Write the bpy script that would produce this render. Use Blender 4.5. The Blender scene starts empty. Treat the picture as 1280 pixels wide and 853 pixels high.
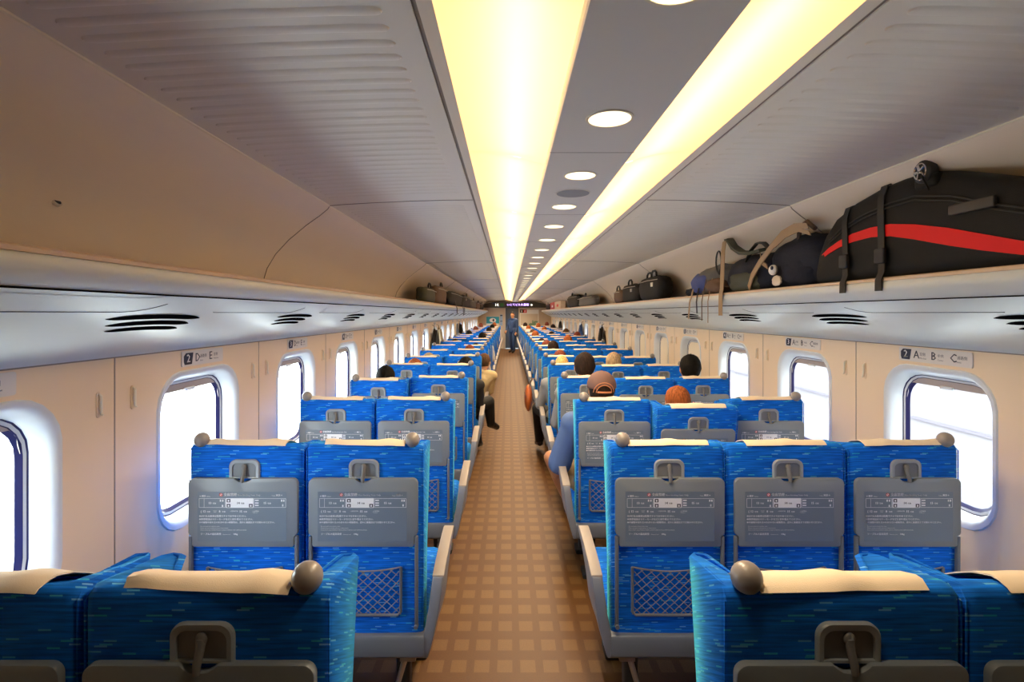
import bpy, bmesh, math, random
from mathutils import Vector, Matrix, noise
random.seed(7)
scene = bpy.context.scene
COL = scene.collection
PI = math.pi
XC = 0.27            # centre line of the car, the eye stands at x = 0
EYE = 1.60
PITCH = 1.04
ROWS = 20
YEND = 23.3
YREAR = -0.75
def row_y(n): return 0.94 + (n - 1) * PITCH
ORD = ['zeroth','first','second','third','fourth','fifth','sixth','seventh','eighth','ninth','tenth','eleventh','twelfth','thirteenth',
       'fourteenth','fifteenth','sixteenth','seventeenth','eighteenth','nineteenth','twentieth','twenty-first','twenty-second','twenty-third']

# ------------------------------------------------------------------ materials
def newmat(name):
    m = bpy.data.materials.new(name); m.use_nodes = True
    nt = m.node_tree
    return m, nt, nt.nodes['Principled BSDF']
def lin(c):
    return tuple(((x/255)/12.92 if x/255 <= .04045 else ((x/255+.055)/1.055)**2.4) for x in c) + (1,)
def plain(name, col, rough=.5, metal=0.0, spec=.5, bump=0, bscale=200, vary=0, coat=0):
    m, nt, b = newmat(name)
    b.inputs['Base Color'].default_value = col
    b.inputs['Roughness'].default_value = rough
    b.inputs['Metallic'].default_value = metal
    b.inputs['Specular IOR Level'].default_value = spec
    if coat: b.inputs['Coat Weight'].default_value = coat
    tc = nt.nodes.new('ShaderNodeTexCoord')
    if bump:
        n = nt.nodes.new('ShaderNodeTexNoise'); n.inputs['Scale'].default_value = bscale; n.inputs['Detail'].default_value = 3
        bp = nt.nodes.new('ShaderNodeBump'); bp.inputs['Strength'].default_value = bump; bp.inputs['Distance'].default_value = .004
        nt.links.new(tc.outputs['Object'], n.inputs['Vector']); nt.links.new(n.outputs['Fac'], bp.inputs['Height'])
        nt.links.new(bp.outputs['Normal'], b.inputs['Normal'])
    if vary:
        n2 = nt.nodes.new('ShaderNodeTexNoise'); n2.inputs['Scale'].default_value = 3; n2.inputs['Detail'].default_value = 4
        mr = nt.nodes.new('ShaderNodeMapRange'); mr.inputs['To Min'].default_value = 1-vary; mr.inputs['To Max'].default_value = 1+vary
        mx = nt.nodes.new('ShaderNodeMix'); mx.data_type = 'RGBA'; mx.blend_type = 'MULTIPLY'; mx.inputs['Factor'].default_value = 1
        mx.inputs['A'].default_value = col
        nt.links.new(tc.outputs['Object'], n2.inputs['Vector']); nt.links.new(n2.outputs['Fac'], mr.inputs['Value'])
        nt.links.new(mr.outputs['Result'], mx.inputs['B']); nt.links.new(mx.outputs['Result'], b.inputs['Base Color'])
    return m
def emit(name, col, s):
    m, nt, b = newmat(name)
    b.inputs['Base Color'].default_value = (.8,.8,.8,1)
    b.inputs['Emission Color'].default_value = col
    b.inputs['Emission Strength'].default_value = s
    return m
def math_node(nt, op, a, b=None):
    n = nt.nodes.new('ShaderNodeMath'); n.operation = op
    for i, x in enumerate((a, b)):
        if x is None: continue
        if isinstance(x, (int, float)): n.inputs[i].default_value = x
        else: nt.links.new(x, n.inputs[i])
    return n.outputs[0]

def fabric_material():
    m, nt, b = newmat('seat_fabric_blue')
    tc = nt.nodes.new('ShaderNodeTexCoord'); sp = nt.nodes.new('ShaderNodeSeparateXYZ')
    nt.links.new(tc.outputs['Object'], sp.inputs[0])
    u = math_node(nt, 'ADD', sp.outputs[0], sp.outputs[1])
    v = math_node(nt, 'ADD', sp.outputs[2], math_node(nt, 'MULTIPLY', sp.outputs[1], .6))
    row = math_node(nt, 'FLOOR', math_node(nt, 'MULTIPLY', v, 300))
    wn0 = nt.nodes.new('ShaderNodeTexWhiteNoise'); wn0.noise_dimensions = '1D'; nt.links.new(row, wn0.inputs['W'])
    uu = math_node(nt, 'FLOOR', math_node(nt, 'ADD', math_node(nt, 'MULTIPLY', u, 42), math_node(nt, 'MULTIPLY', wn0.outputs['Value'], 37)))
    cb = nt.nodes.new('ShaderNodeCombineXYZ'); nt.links.new(uu, cb.inputs[0]); nt.links.new(row, cb.inputs[1])
    wn = nt.nodes.new('ShaderNodeTexWhiteNoise'); wn.noise_dimensions = '2D'; nt.links.new(cb.outputs[0], wn.inputs['Vector'])
    dash = math_node(nt, 'GREATER_THAN', wn.outputs['Value'], .94)
    wn2 = nt.nodes.new('ShaderNodeTexWhiteNoise'); wn2.noise_dimensions = '3D'
    cb2 = nt.nodes.new('ShaderNodeCombineXYZ'); nt.links.new(uu, cb2.inputs[0]); nt.links.new(row, cb2.inputs[1]); cb2.inputs[2].default_value = 5
    nt.links.new(cb2.outputs[0], wn2.inputs['Vector'])
    # horizontal weave: darker and lighter runs
    mp = nt.nodes.new('ShaderNodeCombineXYZ')
    nt.links.new(math_node(nt,'MULTIPLY',u,9), mp.inputs[0]); nt.links.new(math_node(nt,'MULTIPLY',v,190), mp.inputs[1])
    ns = nt.nodes.new('ShaderNodeTexNoise'); ns.inputs['Scale'].default_value = 1; ns.inputs['Detail'].default_value = 2
    nt.links.new(mp.outputs[0], ns.inputs['Vector'])
    cr = nt.nodes.new('ShaderNodeValToRGB')
    cr.color_ramp.elements[0].position = .35; cr.color_ramp.elements[0].color = (.002,.098,.54,1)
    cr.color_ramp.elements[1].position = .68; cr.color_ramp.elements[1].color = (.005,.215,.93,1)
    nt.links.new(ns.outputs['Fac'], cr.inputs['Fac'])
    dc = nt.nodes.new('ShaderNodeMix'); dc.data_type='RGBA'
    dc.inputs['A'].default_value = (.03,.52,.72,1); dc.inputs['B'].default_value = (.20,.52,.98,1)
    nt.links.new(wn2.outputs['Value'], dc.inputs['Factor'])
    mx = nt.nodes.new('ShaderNodeMix'); mx.data_type='RGBA'
    nt.links.new(math_node(nt,'MULTIPLY',dash,.75), mx.inputs['Factor']); nt.links.new(cr.outputs['Color'], mx.inputs['A']); nt.links.new(dc.outputs['Result'], mx.inputs['B'])
    nt.links.new(mx.outputs['Result'], b.inputs['Base Color'])
    b.inputs['Roughness'].default_value = .85; b.inputs['Specular IOR Level'].default_value = .2
    b.inputs['Sheen Weight'].default_value = .55; b.inputs['Sheen Roughness'].default_value = .35
    b.inputs['Sheen Tint'].default_value = (.12,.8,.75,1)
    bp = nt.nodes.new('ShaderNodeBump'); bp.inputs['Strength'].default_value = .35; bp.inputs['Distance'].default_value = .002
    nt.links.new(ns.outputs['Fac'], bp.inputs['Height']); nt.links.new(bp.outputs['Normal'], b.inputs['Normal'])
    return m

def carpet_material():
    m, nt, b = newmat('carpet_checked')
    tc = nt.nodes.new('ShaderNodeTexCoord'); sp = nt.nodes.new('ShaderNodeSeparateXYZ')
    nt.links.new(tc.outputs['Object'], sp.inputs[0])
    def cell(o, period, phase, half):
        x = math_node(nt,'FRACT', math_node(nt,'DIVIDE', math_node(nt,'ADD', o, phase), period))
        return math_node(nt,'LESS_THAN', math_node(nt,'ABSOLUTE', math_node(nt,'SUBTRACT', x, .5)), half)
    sq = math_node(nt,'MULTIPLY', cell(sp.outputs[0], .1045, .018+.05225+.1045*40, .33), cell(sp.outputs[1], .149, .0745-2.321+.149*60, .275))
    ns = nt.nodes.new('ShaderNodeTexNoise'); ns.inputs['Scale'].default_value = 260; ns.inputs['Detail'].default_value = 2
    nt.links.new(tc.outputs['Object'], ns.inputs['Vector'])
    mx = nt.nodes.new('ShaderNodeMix'); mx.data_type='RGBA'
    mx.inputs['A'].default_value = (.135,.054,.010,1); mx.inputs['B'].default_value = (.20,.098,.027,1)
    nt.links.new(sq, mx.inputs['Factor'])
    mr = nt.nodes.new('ShaderNodeMapRange'); mr.inputs['From Min'].default_value=.3; mr.inputs['From Max'].default_value=.7
    mr.inputs['To Min'].default_value=.62; mr.inputs['To Max'].default_value=1.3
    nt.links.new(ns.outputs['Fac'], mr.inputs['Value'])
    mm = nt.nodes.new('ShaderNodeMix'); mm.data_type='RGBA'; mm.blend_type='MULTIPLY'; mm.inputs['Factor'].default_value=1
    nt.links.new(mx.outputs['Result'], mm.inputs['A']); nt.links.new(mr.outputs['Result'], mm.inputs['B'])
    nt.links.new(mm.outputs['Result'], b.inputs['Base Color'])
    b.inputs['Roughness'].default_value=.48; b.inputs['Specular IOR Level'].default_value=.5
    return m

def glass_material():
    m, nt, b = newmat('window_glass')
    out = nt.nodes['Material Output']
    tr = nt.nodes.new('ShaderNodeBsdfTransparent'); tr.inputs[0].default_value=(.93,.95,.98,1)
    gl = nt.nodes.new('ShaderNodeBsdfGlossy'); gl.inputs['Roughness'].default_value=.03
    fr = nt.nodes.new('ShaderNodeFresnel'); fr.inputs[0].default_value=1.25
    mx = nt.nodes.new('ShaderNodeMixShader')
    nt.links.new(fr.outputs[0], mx.inputs[0]); nt.links.new(tr.outputs[0], mx.inputs[1]); nt.links.new(gl.outputs[0], mx.inputs[2])
    nt.links.new(mx.outputs[0], out.inputs[0]); nt.nodes.remove(b)
    return m

def diffuser_material():
    # frosted cover: glows evenly and lets the tube behind it shine through
    m, nt, b = newmat('lamp_diffuser')
    out = nt.nodes['Material Output']; nt.nodes.remove(b)
    tl = nt.nodes.new('ShaderNodeBsdfTranslucent'); tl.inputs[0].default_value=(.95,.79,.58,1)
    em = nt.nodes.new('ShaderNodeEmission'); em.inputs[0].default_value=(1,.56,.23,1); em.inputs[1].default_value=DIFF_E
    ad = nt.nodes.new('ShaderNodeAddShader')
    nt.links.new(tl.outputs[0], ad.inputs[0]); nt.links.new(em.outputs[0], ad.inputs[1]); nt.links.new(ad.outputs[0], out.inputs[0])
    return m

def hair_material(name, col, rough=.8):
    m, nt, b = newmat(name)
    tc = nt.nodes.new('ShaderNodeTexCoord')
    mp = nt.nodes.new('ShaderNodeMapping'); mp.inputs['Scale'].default_value=(90,90,12)
    ns = nt.nodes.new('ShaderNodeTexNoise'); ns.inputs['Scale'].default_value=1; ns.inputs['Detail'].default_value=3
    nt.links.new(tc.outputs['Object'], mp.inputs[0]); nt.links.new(mp.outputs[0], ns.inputs['Vector'])
    cr = nt.nodes.new('ShaderNodeValToRGB')
    cr.color_ramp.elements[0].position=.3; cr.color_ramp.elements[0].color=tuple(c*.55 for c in col[:3])+(1,)
    cr.color_ramp.elements[1].position=.7; cr.color_ramp.elements[1].color=tuple(min(1,c*1.35) for c in col[:3])+(1,)
    nt.links.new(ns.outputs['Fac'], cr.inputs['Fac']); nt.links.new(cr.outputs['Color'], b.inputs['Base Color'])
    bp = nt.nodes.new('ShaderNodeBump'); bp.inputs['Strength'].default_value=.6; bp.inputs['Distance'].default_value=.004
    nt.links.new(ns.outputs['Fac'], bp.inputs['Height']); nt.links.new(bp.outputs['Normal'], b.inputs['Normal'])
    b.inputs['Roughness'].default_value=rough; b.inputs['Specular IOR Level'].default_value=.2
    return m

DIFF_E = .46
TUBE_E = 4.8
SPOT_W = 13.0
M = {}
M['fabric'] = fabric_material()
M['carpet'] = carpet_material()
M['glass'] = glass_material()
M['diffuser'] = diffuser_material()
M['tube'] = emit('fluorescent_tube', (1,.76,.42,1), TUBE_E)
M['downlight'] = emit('downlight_lens', (1,.80,.46,1), .95)
M['wall'] = plain('wall_cream', (.86,.685,.475,1), .42, vary=.02)
M['ceil'] = plain('ceiling_panel', (.80,.76,.67,1), .34, vary=.02)
M['cove'] = plain('cove_panel', (.80,.70,.58,1), .4, vary=.02)
M['centre'] = plain('ceiling_centre_panel', (.78,.76,.70,1), .4)
M['rack'] = plain('rack_grey', (.73,.78,.75,1), .32)
M['racktop'] = plain('rack_top', (.62,.56,.48,1), .4)
M['wframe'] = plain('window_frame_plastic', (.74,.78,.80,1), .3)
M['gasket'] = plain('window_gasket', (.02,.02,.10,1), .4)
M['blind'] = plain('window_blind_cloth', (.86,.76,.58,1), .8)
M['blindbar'] = plain('blind_bar', (.42,.36,.33,1), .5)
M['seam'] = plain('panel_gap', (.30,.26,.22,1), .7)
M['darkgap'] = plain('dark_gap', (.004,.004,.005,1), 1.0, spec=0)
M['trim'] = plain('trim_cream', (.85,.78,.62,1), .35)
M['lipedge'] = plain('rack_edge_strip', (.80,.60,.40,1), .4)
M['grey'] = plain('seat_plastic_grey', (.155,.175,.205,1), .42, bump=.05, bscale=900)
M['tray'] = plain('tray_plastic_grey', (.235,.27,.295,1), .36, bump=.04, bscale=900)
M['notice'] = plain('notice_panel', (.185,.23,.275,1), .36)
M['latch'] = plain('latch_plastic', (.33,.37,.40,1), .32)
M['recess'] = plain('latch_recess', (.22,.235,.245,1), .5)
M['hook'] = plain('latch_hook', (.17,.17,.17,1), .35)
M['arm'] = plain('armrest_plastic', (.235,.255,.295,1), .38)
M['pad'] = plain('armrest_pad', (.38,.33,.28,1), .5)
M['metal'] = plain('leg_metal', (.35,.36,.38,1), .3, metal=.9)
M['dark'] = plain('dark_base', (.018,.018,.018,1), .6)
M['net'] = plain('net_cord', (.21,.225,.25,1), .6)
M['cover'] = plain('headrest_cloth', (.90,.76,.57,1), .85, bump=.15, bscale=500)
M['knob'] = plain('grab_knob', (.30,.27,.25,1), .28, spec=.6)
M['white'] = plain('white_print', (.95,.96,.97,1), .6)
M['red'] = plain('red_print', (.75,.03,.03,1), .5)
M['ink'] = plain('black_print', (.02,.02,.04,1), .6)
M['navy'] = plain('navy_badge', (.022,.025,.055,1), .5)
M['signplate'] = plain('sign_plate', (.76,.72,.66,1), .5)
M['signink'] = plain('sign_ink', (.05,.05,.07,1), .6)
M['endwall'] = plain('end_wall', (.56,.45,.33,1), .5)
M['endpanel'] = plain('end_panel', (.66,.56,.42,1), .45)
M['header'] = plain('header_dark', (.055,.05,.04,1), .4)
M['door'] = plain('door_bluegrey', (.07,.095,.14,1), .35)
M['doorglass'] = plain('door_glass', (.10,.14,.22,1), .08)
M['ledw'] = emit('led_white', (1,.92,.75,1), .6)
M['ledp'] = emit('led_purple', (.50,.30,1,1), .9)
M['ledg'] = plain('led_green', (.015,.13,.02,1), .5)
M['ledred'] = plain('sign_red', (.60,.02,.015,1), .5)
M['screen'] = plain('display_black', (.006,.005,.015,1), .3)
M['teal'] = plain('poster_teal', (.03,.36,.46,1), .5)
M['posterwhite'] = plain('poster_white', (.85,.84,.78,1), .5)
M['postergreen'] = plain('poster_green', (.20,.34,.20,1), .5)
M['posterblue'] = plain('poster_blue', (.30,.42,.60,1), .5)
M['posterframe'] = plain('poster_frame', (.60,.57,.50,1), .35, metal=.4)
M['black'] = plain('bag_black', (.008,.0075,.007,1), .65, spec=.25, bump=.5, bscale=60)
M['case'] = plain('suitcase_black_nylon', (.010,.0095,.008,1), .6, spec=.25, bump=.35, bscale=400)
M['strap'] = plain('strap_black', (.016,.015,.013,1), .6)
M['stripe'] = plain('suitcase_red_stripe', (.85,.004,.008,1), .5, spec=.3)
M['tan'] = plain('strap_tan', (.38,.26,.15,1), .7, bump=.2, bscale=300)
M['brown'] = plain('bag_brown', (.12,.065,.035,1), .65, bump=.4, bscale=80)
M['olive'] = plain('bag_olive', (.055,.06,.035,1), .7, bump=.4, bscale=80)
M['navybag'] = plain('bag_navy', (.013,.016,.028,1), .7, spec=.25, bump=.5, bscale=70)
M['bluebag'] = plain('bag_blue', (.04,.07,.26,1), .6, bump=.4, bscale=80)
M['greybag'] = plain('bag_grey', (.11,.105,.095,1), .7, bump=.4, bscale=80)
M['box_white'] = plain('box_white', (.78,.66,.50,1), .6)
M['box_red'] = plain('box_red', (.50,.02,.02,1), .5)
M['chrome'] = plain('chrome', (.75,.72,.68,1), .15, metal=1)
M['rubber'] = plain('rubber', (.03,.03,.03,1), .6)
M['leather'] = plain('bag_orange_leather', (.55,.13,.025,1), .4)
M['barrier'] = plain('barrier_panel', (.165,.155,.18,1), .7)
M['barrierline'] = plain('barrier_line', (.125,.115,.15,1), .7)
M['ground'] = plain('track_ground', (.62,.62,.60,1), .9)
M['skin'] = plain('skin', (.56,.30,.18,1), .5)
M['skin_tan'] = plain('skin_tan', (.56,.26,.12,1), .45)
M['eye'] = plain('eye_dark', (.02,.015,.01,1), .2)
M['hair_black'] = hair_material('hair_black', (.007,.006,.005,1))
M['hair_dark'] = hair_material('hair_dark_brown', (.024,.013,.009,1))
M['hair_brown'] = hair_material('hair_brown', (.11,.055,.025,1))
M['hair_auburn'] = hair_material('hair_auburn', (.34,.10,.03,1))
M['hair_red'] = hair_material('hair_reddish', (.20,.05,.03,1))
M['hair_grey'] = hair_material('hair_grey_blond', (.42,.31,.19,1))
M['hair_blond'] = hair_material('hair_pale', (.66,.42,.15,1), .35)
M['cap'] = plain('cap_cloth', (.16,.085,.07,1), .8, bump=.3, bscale=600)
M['capline'] = plain('cap_stitch', (.50,.20,.09,1), .7)
M['shirt_blue'] = plain('shirt_blue', (.10,.17,.36,1), .8, bump=.4, bscale=40)
M['shirt_cream'] = plain('shirt_cream', (.62,.47,.24,1), .8, bump=.4, bscale=40)
M['shirt_white'] = plain('shirt_white', (.68,.66,.62,1), .8, bump=.4, bscale=40)
M['shirt_grey'] = plain('shirt_grey', (.30,.30,.30,1), .8, bump=.4, bscale=40)
M['jacket'] = plain('jacket_black', (.016,.014,.014,1), .7, bump=.4, bscale=40)
M['suit'] = plain('suit_navy', (.025,.055,.14,1), .7, bump=.4, bscale=40)
M['trouser'] = plain('trousers_black', (.014,.013,.013,1), .75, bump=.4, bscale=40)
M['khaki'] = plain('trousers_khaki', (.26,.19,.11,1), .8, bump=.4, bscale=40)
M['shoe'] = plain('shoe_black', (.02,.014,.010,1), .35)
M['shoebrown'] = plain('shoe_brown', (.10,.05,.025,1), .4)

# ------------------------------------------------------------------ mesh builder
class MB:
    def __init__(s): s.v=[]; s.f=[]; s.m=[]; s.mi=0
    def add(s, vs, fs):
        o=len(s.v); s.v.extend(tuple(p) for p in vs)
        for f in fs: s.f.append([i+o for i in f]); s.m.append(s.mi)
        return s
    def box(s,x0,x1,y0,y1,z0,z1):
        vs=[(x,y,z) for x in (x0,x1) for y in (y0,y1) for z in (z0,z1)]
        return s.add(vs,[(0,1,3,2),(4,6,7,5),(0,4,5,1),(2,3,7,6),(0,2,6,4),(1,5,7,3)])
    def rbox(s,x0,x1,y0,y1,z0,z1,r,seg=3):
        bm=bmesh.new(); bmesh.ops.create_cube(bm,size=1)
        for v in bm.verts:
            v.co=Vector(((x0+x1)/2+v.co.x*(x1-x0),(y0+y1)/2+v.co.y*(y1-y0),(z0+z1)/2+v.co.z*(z1-z0)))
        bmesh.ops.bevel(bm,geom=bm.edges[:],offset=r,segments=seg,profile=.5,affect='EDGES')
        bm.verts.index_update()
        s.add([v.co[:] for v in bm.verts],[[v.index for v in f.verts] for f in bm.faces]); bm.free(); return s
    def loft(s,rings,cap0=True,cap1=True,closed=True):
        n=len(rings[0]); vs=[p for r in rings for p in r]; fs=[]
        for i in range(len(rings)-1):
            for j in range(n if closed else n-1):
                k=(j+1)%n; fs.append((i*n+j,i*n+k,(i+1)*n+k,(i+1)*n+j))
        if cap0: fs.append(tuple(range(n-1,-1,-1)))
        if cap1: fs.append(tuple(range((len(rings)-1)*n,len(rings)*n)))
        return s.add(vs,fs)
    def tube(s,pts,r,n=8,cap=True):
        pts=[Vector(p) for p in pts]; rs=r if isinstance(r,(list,tuple)) else [r]*len(pts)
        rings=[]; up=None
        for i,p in enumerate(pts):
            t=(pts[min(i+1,len(pts)-1)]-pts[max(i-1,0)]).normalized()
            if up is None:
                up=Vector((0,0,1)) if abs(t.z)<.9 else Vector((0,1,0))
            a=up-t*up.dot(t)
            if a.length<1e-5: a=Vector((1,0,0))-t*t.x
            a.normalize(); b=t.cross(a); up=a
            rings.append([p+a*(rs[i]*math.cos(2*PI*k/n))+b*(rs[i]*math.sin(2*PI*k/n)) for k in range(n)])
        return s.loft(rings,cap,cap)
    def ribbon(s,pts,side,w,t=.003):
        # flat strap: pts along it, side = width direction
        pts=[Vector(p) for p in pts]; side=Vector(side).normalized(); rings=[]
        for i,p in enumerate(pts):
            d=(pts[min(i+1,len(pts)-1)]-pts[max(i-1,0)]).normalized(); nrm=d.cross(side)
            nrm = nrm.normalized() if nrm.length>1e-6 else Vector((0,0,1))
            rings.append([p+side*(w/2)+nrm*t/2,p-side*(w/2)+nrm*t/2,p-side*(w/2)-nrm*t/2,p+side*(w/2)-nrm*t/2])
        return s.loft(rings)
    def prism(s,outline,fn,a0,a1):
        # outline of (u,v); fn(u,v,a)->xyz
        return s.loft([[fn(u,v,a0) for u,v in outline],[fn(u,v,a1) for u,v in outline]])
    def ell(s,c,rx,ry,rz,seg=24,rings=14,fn=None):
        vs=[];fs=[]
        for i in range(1,rings):
            th=PI*i/rings
            for j in range(seg):
                ph=2*PI*j/seg; d=Vector((math.sin(th)*math.cos(ph),math.sin(th)*math.sin(ph),math.cos(th)))
                k=fn(d) if fn else 1
                vs.append((c[0]+d.x*rx*k,c[1]+d.y*ry*k,c[2]+d.z*rz*k))
        top=len(vs); k=fn(Vector((0,0,1))) if fn else 1; vs.append((c[0],c[1],c[2]+rz*k))
        k=fn(Vector((0,0,-1))) if fn else 1; vs.append((c[0],c[1],c[2]-rz*k))
        for i in range(rings-2):
            for j in range(seg):
                q=(j+1)%seg; fs.append((i*seg+j,(i+1)*seg+j,(i+1)*seg+q,i*seg+q))
        for j in range(seg):
            q=(j+1)%seg; fs.append((top,j,q)); b=(rings-2)*seg; fs.append((top+1,b+q,b+j))
        return s.add(vs,fs)
    def capsule(s,p0,p1,r0,r1,n=12):
        p0=Vector(p0);p1=Vector(p1);d=(p1-p0); L=d.length
        if L<1e-6: return s.ell(p0,r0,r0,r0,n,8)
        d/=L; pts=[];rs=[]
        for k in range(4):
            a=PI/2*(1-k/3.0) if k else PI/2*.97
            pts.append(p0-d*(r0*math.sin(a)));rs.append(max(r0*math.cos(a),r0*.08))
        for k in range(3,-1,-1):
            a=PI/2*(1-k/3.0) if k else PI/2*.97
            pts.append(p1+d*(r1*math.sin(a)));rs.append(max(r1*math.cos(a),r1*.08))
        return s.tube(pts,rs,n)
    def build(s,name,mat,parent=None,smooth=38,bevel=0,bseg=2,jitter=None,normals=True):
        me=bpy.data.meshes.new(name); me.from_pydata([tuple(p) for p in s.v],[],s.f)
        mats=mat if isinstance(mat,(list,tuple)) else [mat]
        for x in mats: me.materials.append(x)
        if len(mats)>1:
            for p,i in zip(me.polygons,s.m): p.material_index=i
        bm=bmesh.new(); bm.from_mesh(me)
        if normals: bmesh.ops.recalc_face_normals(bm,faces=bm.faces[:])
        if bevel:
            es=[e for e in bm.edges if len(e.link_faces)==2 and e.calc_face_angle(0)>math.radians(35)]
            bmesh.ops.bevel(bm,geom=es,offset=bevel,segments=bseg,profile=.5,affect='EDGES',clamp_overlap=True)
        bm.to_mesh(me); bm.free()
        if smooth:
            me.shade_smooth(); me.set_sharp_from_angle(angle=math.radians(smooth))
        o=bpy.data.objects.new(name,me); COL.objects.link(o)
        if parent: o.parent=parent
        return o

def tag(o,label=None,cat=None,group=None,kind=None):
    if label: o['label']=label
    if cat: o['category']=cat
    if group: o['group']=group
    if kind: o['kind']=kind
    return o
def empty(name,loc=(0,0,0),rz=0):
    o=bpy.data.objects.new(name,None); COL.objects.link(o); o.location=loc; o.rotation_euler=(0,0,rz); o.empty_display_size=.1
    return o
def dup(root,loc=None,label=None):
    r=root.copy(); COL.objects.link(r)
    if loc: r.location=loc
    if label: r['label']=label
    for ch in root.children:
        c=ch.copy(); COL.objects.link(c); c.parent=r
        for g in ch.children:
            d=g.copy(); COL.objects.link(d); d.parent=c
    return r
def rrect(w,h,r,n=6,cx=0,cy=0):
    pts=[]
    for qx,qy,a0 in ((1,1,0),(-1,1,90),(-1,-1,180),(1,-1,270)):
        for k in range(n+1):
            a=math.radians(a0+90*k/n); pts.append((cx+qx*(w/2-r)+r*math.cos(a),cy+qy*(h/2-r)+r*math.sin(a)))
    return pts
_tc={}
def text_geo(txt,size,align='LEFT',res=1):
    k=(txt,size,align,res)
    if k in _tc: return _tc[k]
    cu=bpy.data.curves.new('lettering','FONT'); cu.body=txt; cu.size=size; cu.align_x=align; cu.align_y='CENTER'; cu.resolution_u=res
    o=bpy.data.objects.new('lettering',cu); COL.objects.link(o)
    dg=bpy.context.evaluated_depsgraph_get(); ev=o.evaluated_get(dg); me=ev.to_mesh()
    vs=[v.co[:] for v in me.vertices]; fs=[list(p.vertices) for p in me.polygons]
    ev.to_mesh_clear(); bpy.data.objects.remove(o); bpy.data.curves.remove(cu)
    _tc[k]=(vs,fs); return vs,fs
def put_text(mb,txt,size,u,v,fn,align='LEFT',bold=0):
    vs,fs=text_geo(txt,size,align)
    offs=[(0,0)] if not bold else [(-bold,0),(bold,0)]
    for dx,dy in offs: mb.add([fn(x+u+dx,y+v+dy) for x,y,z in vs],fs)
def struct(o): o['kind']='structure'; return o

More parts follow.
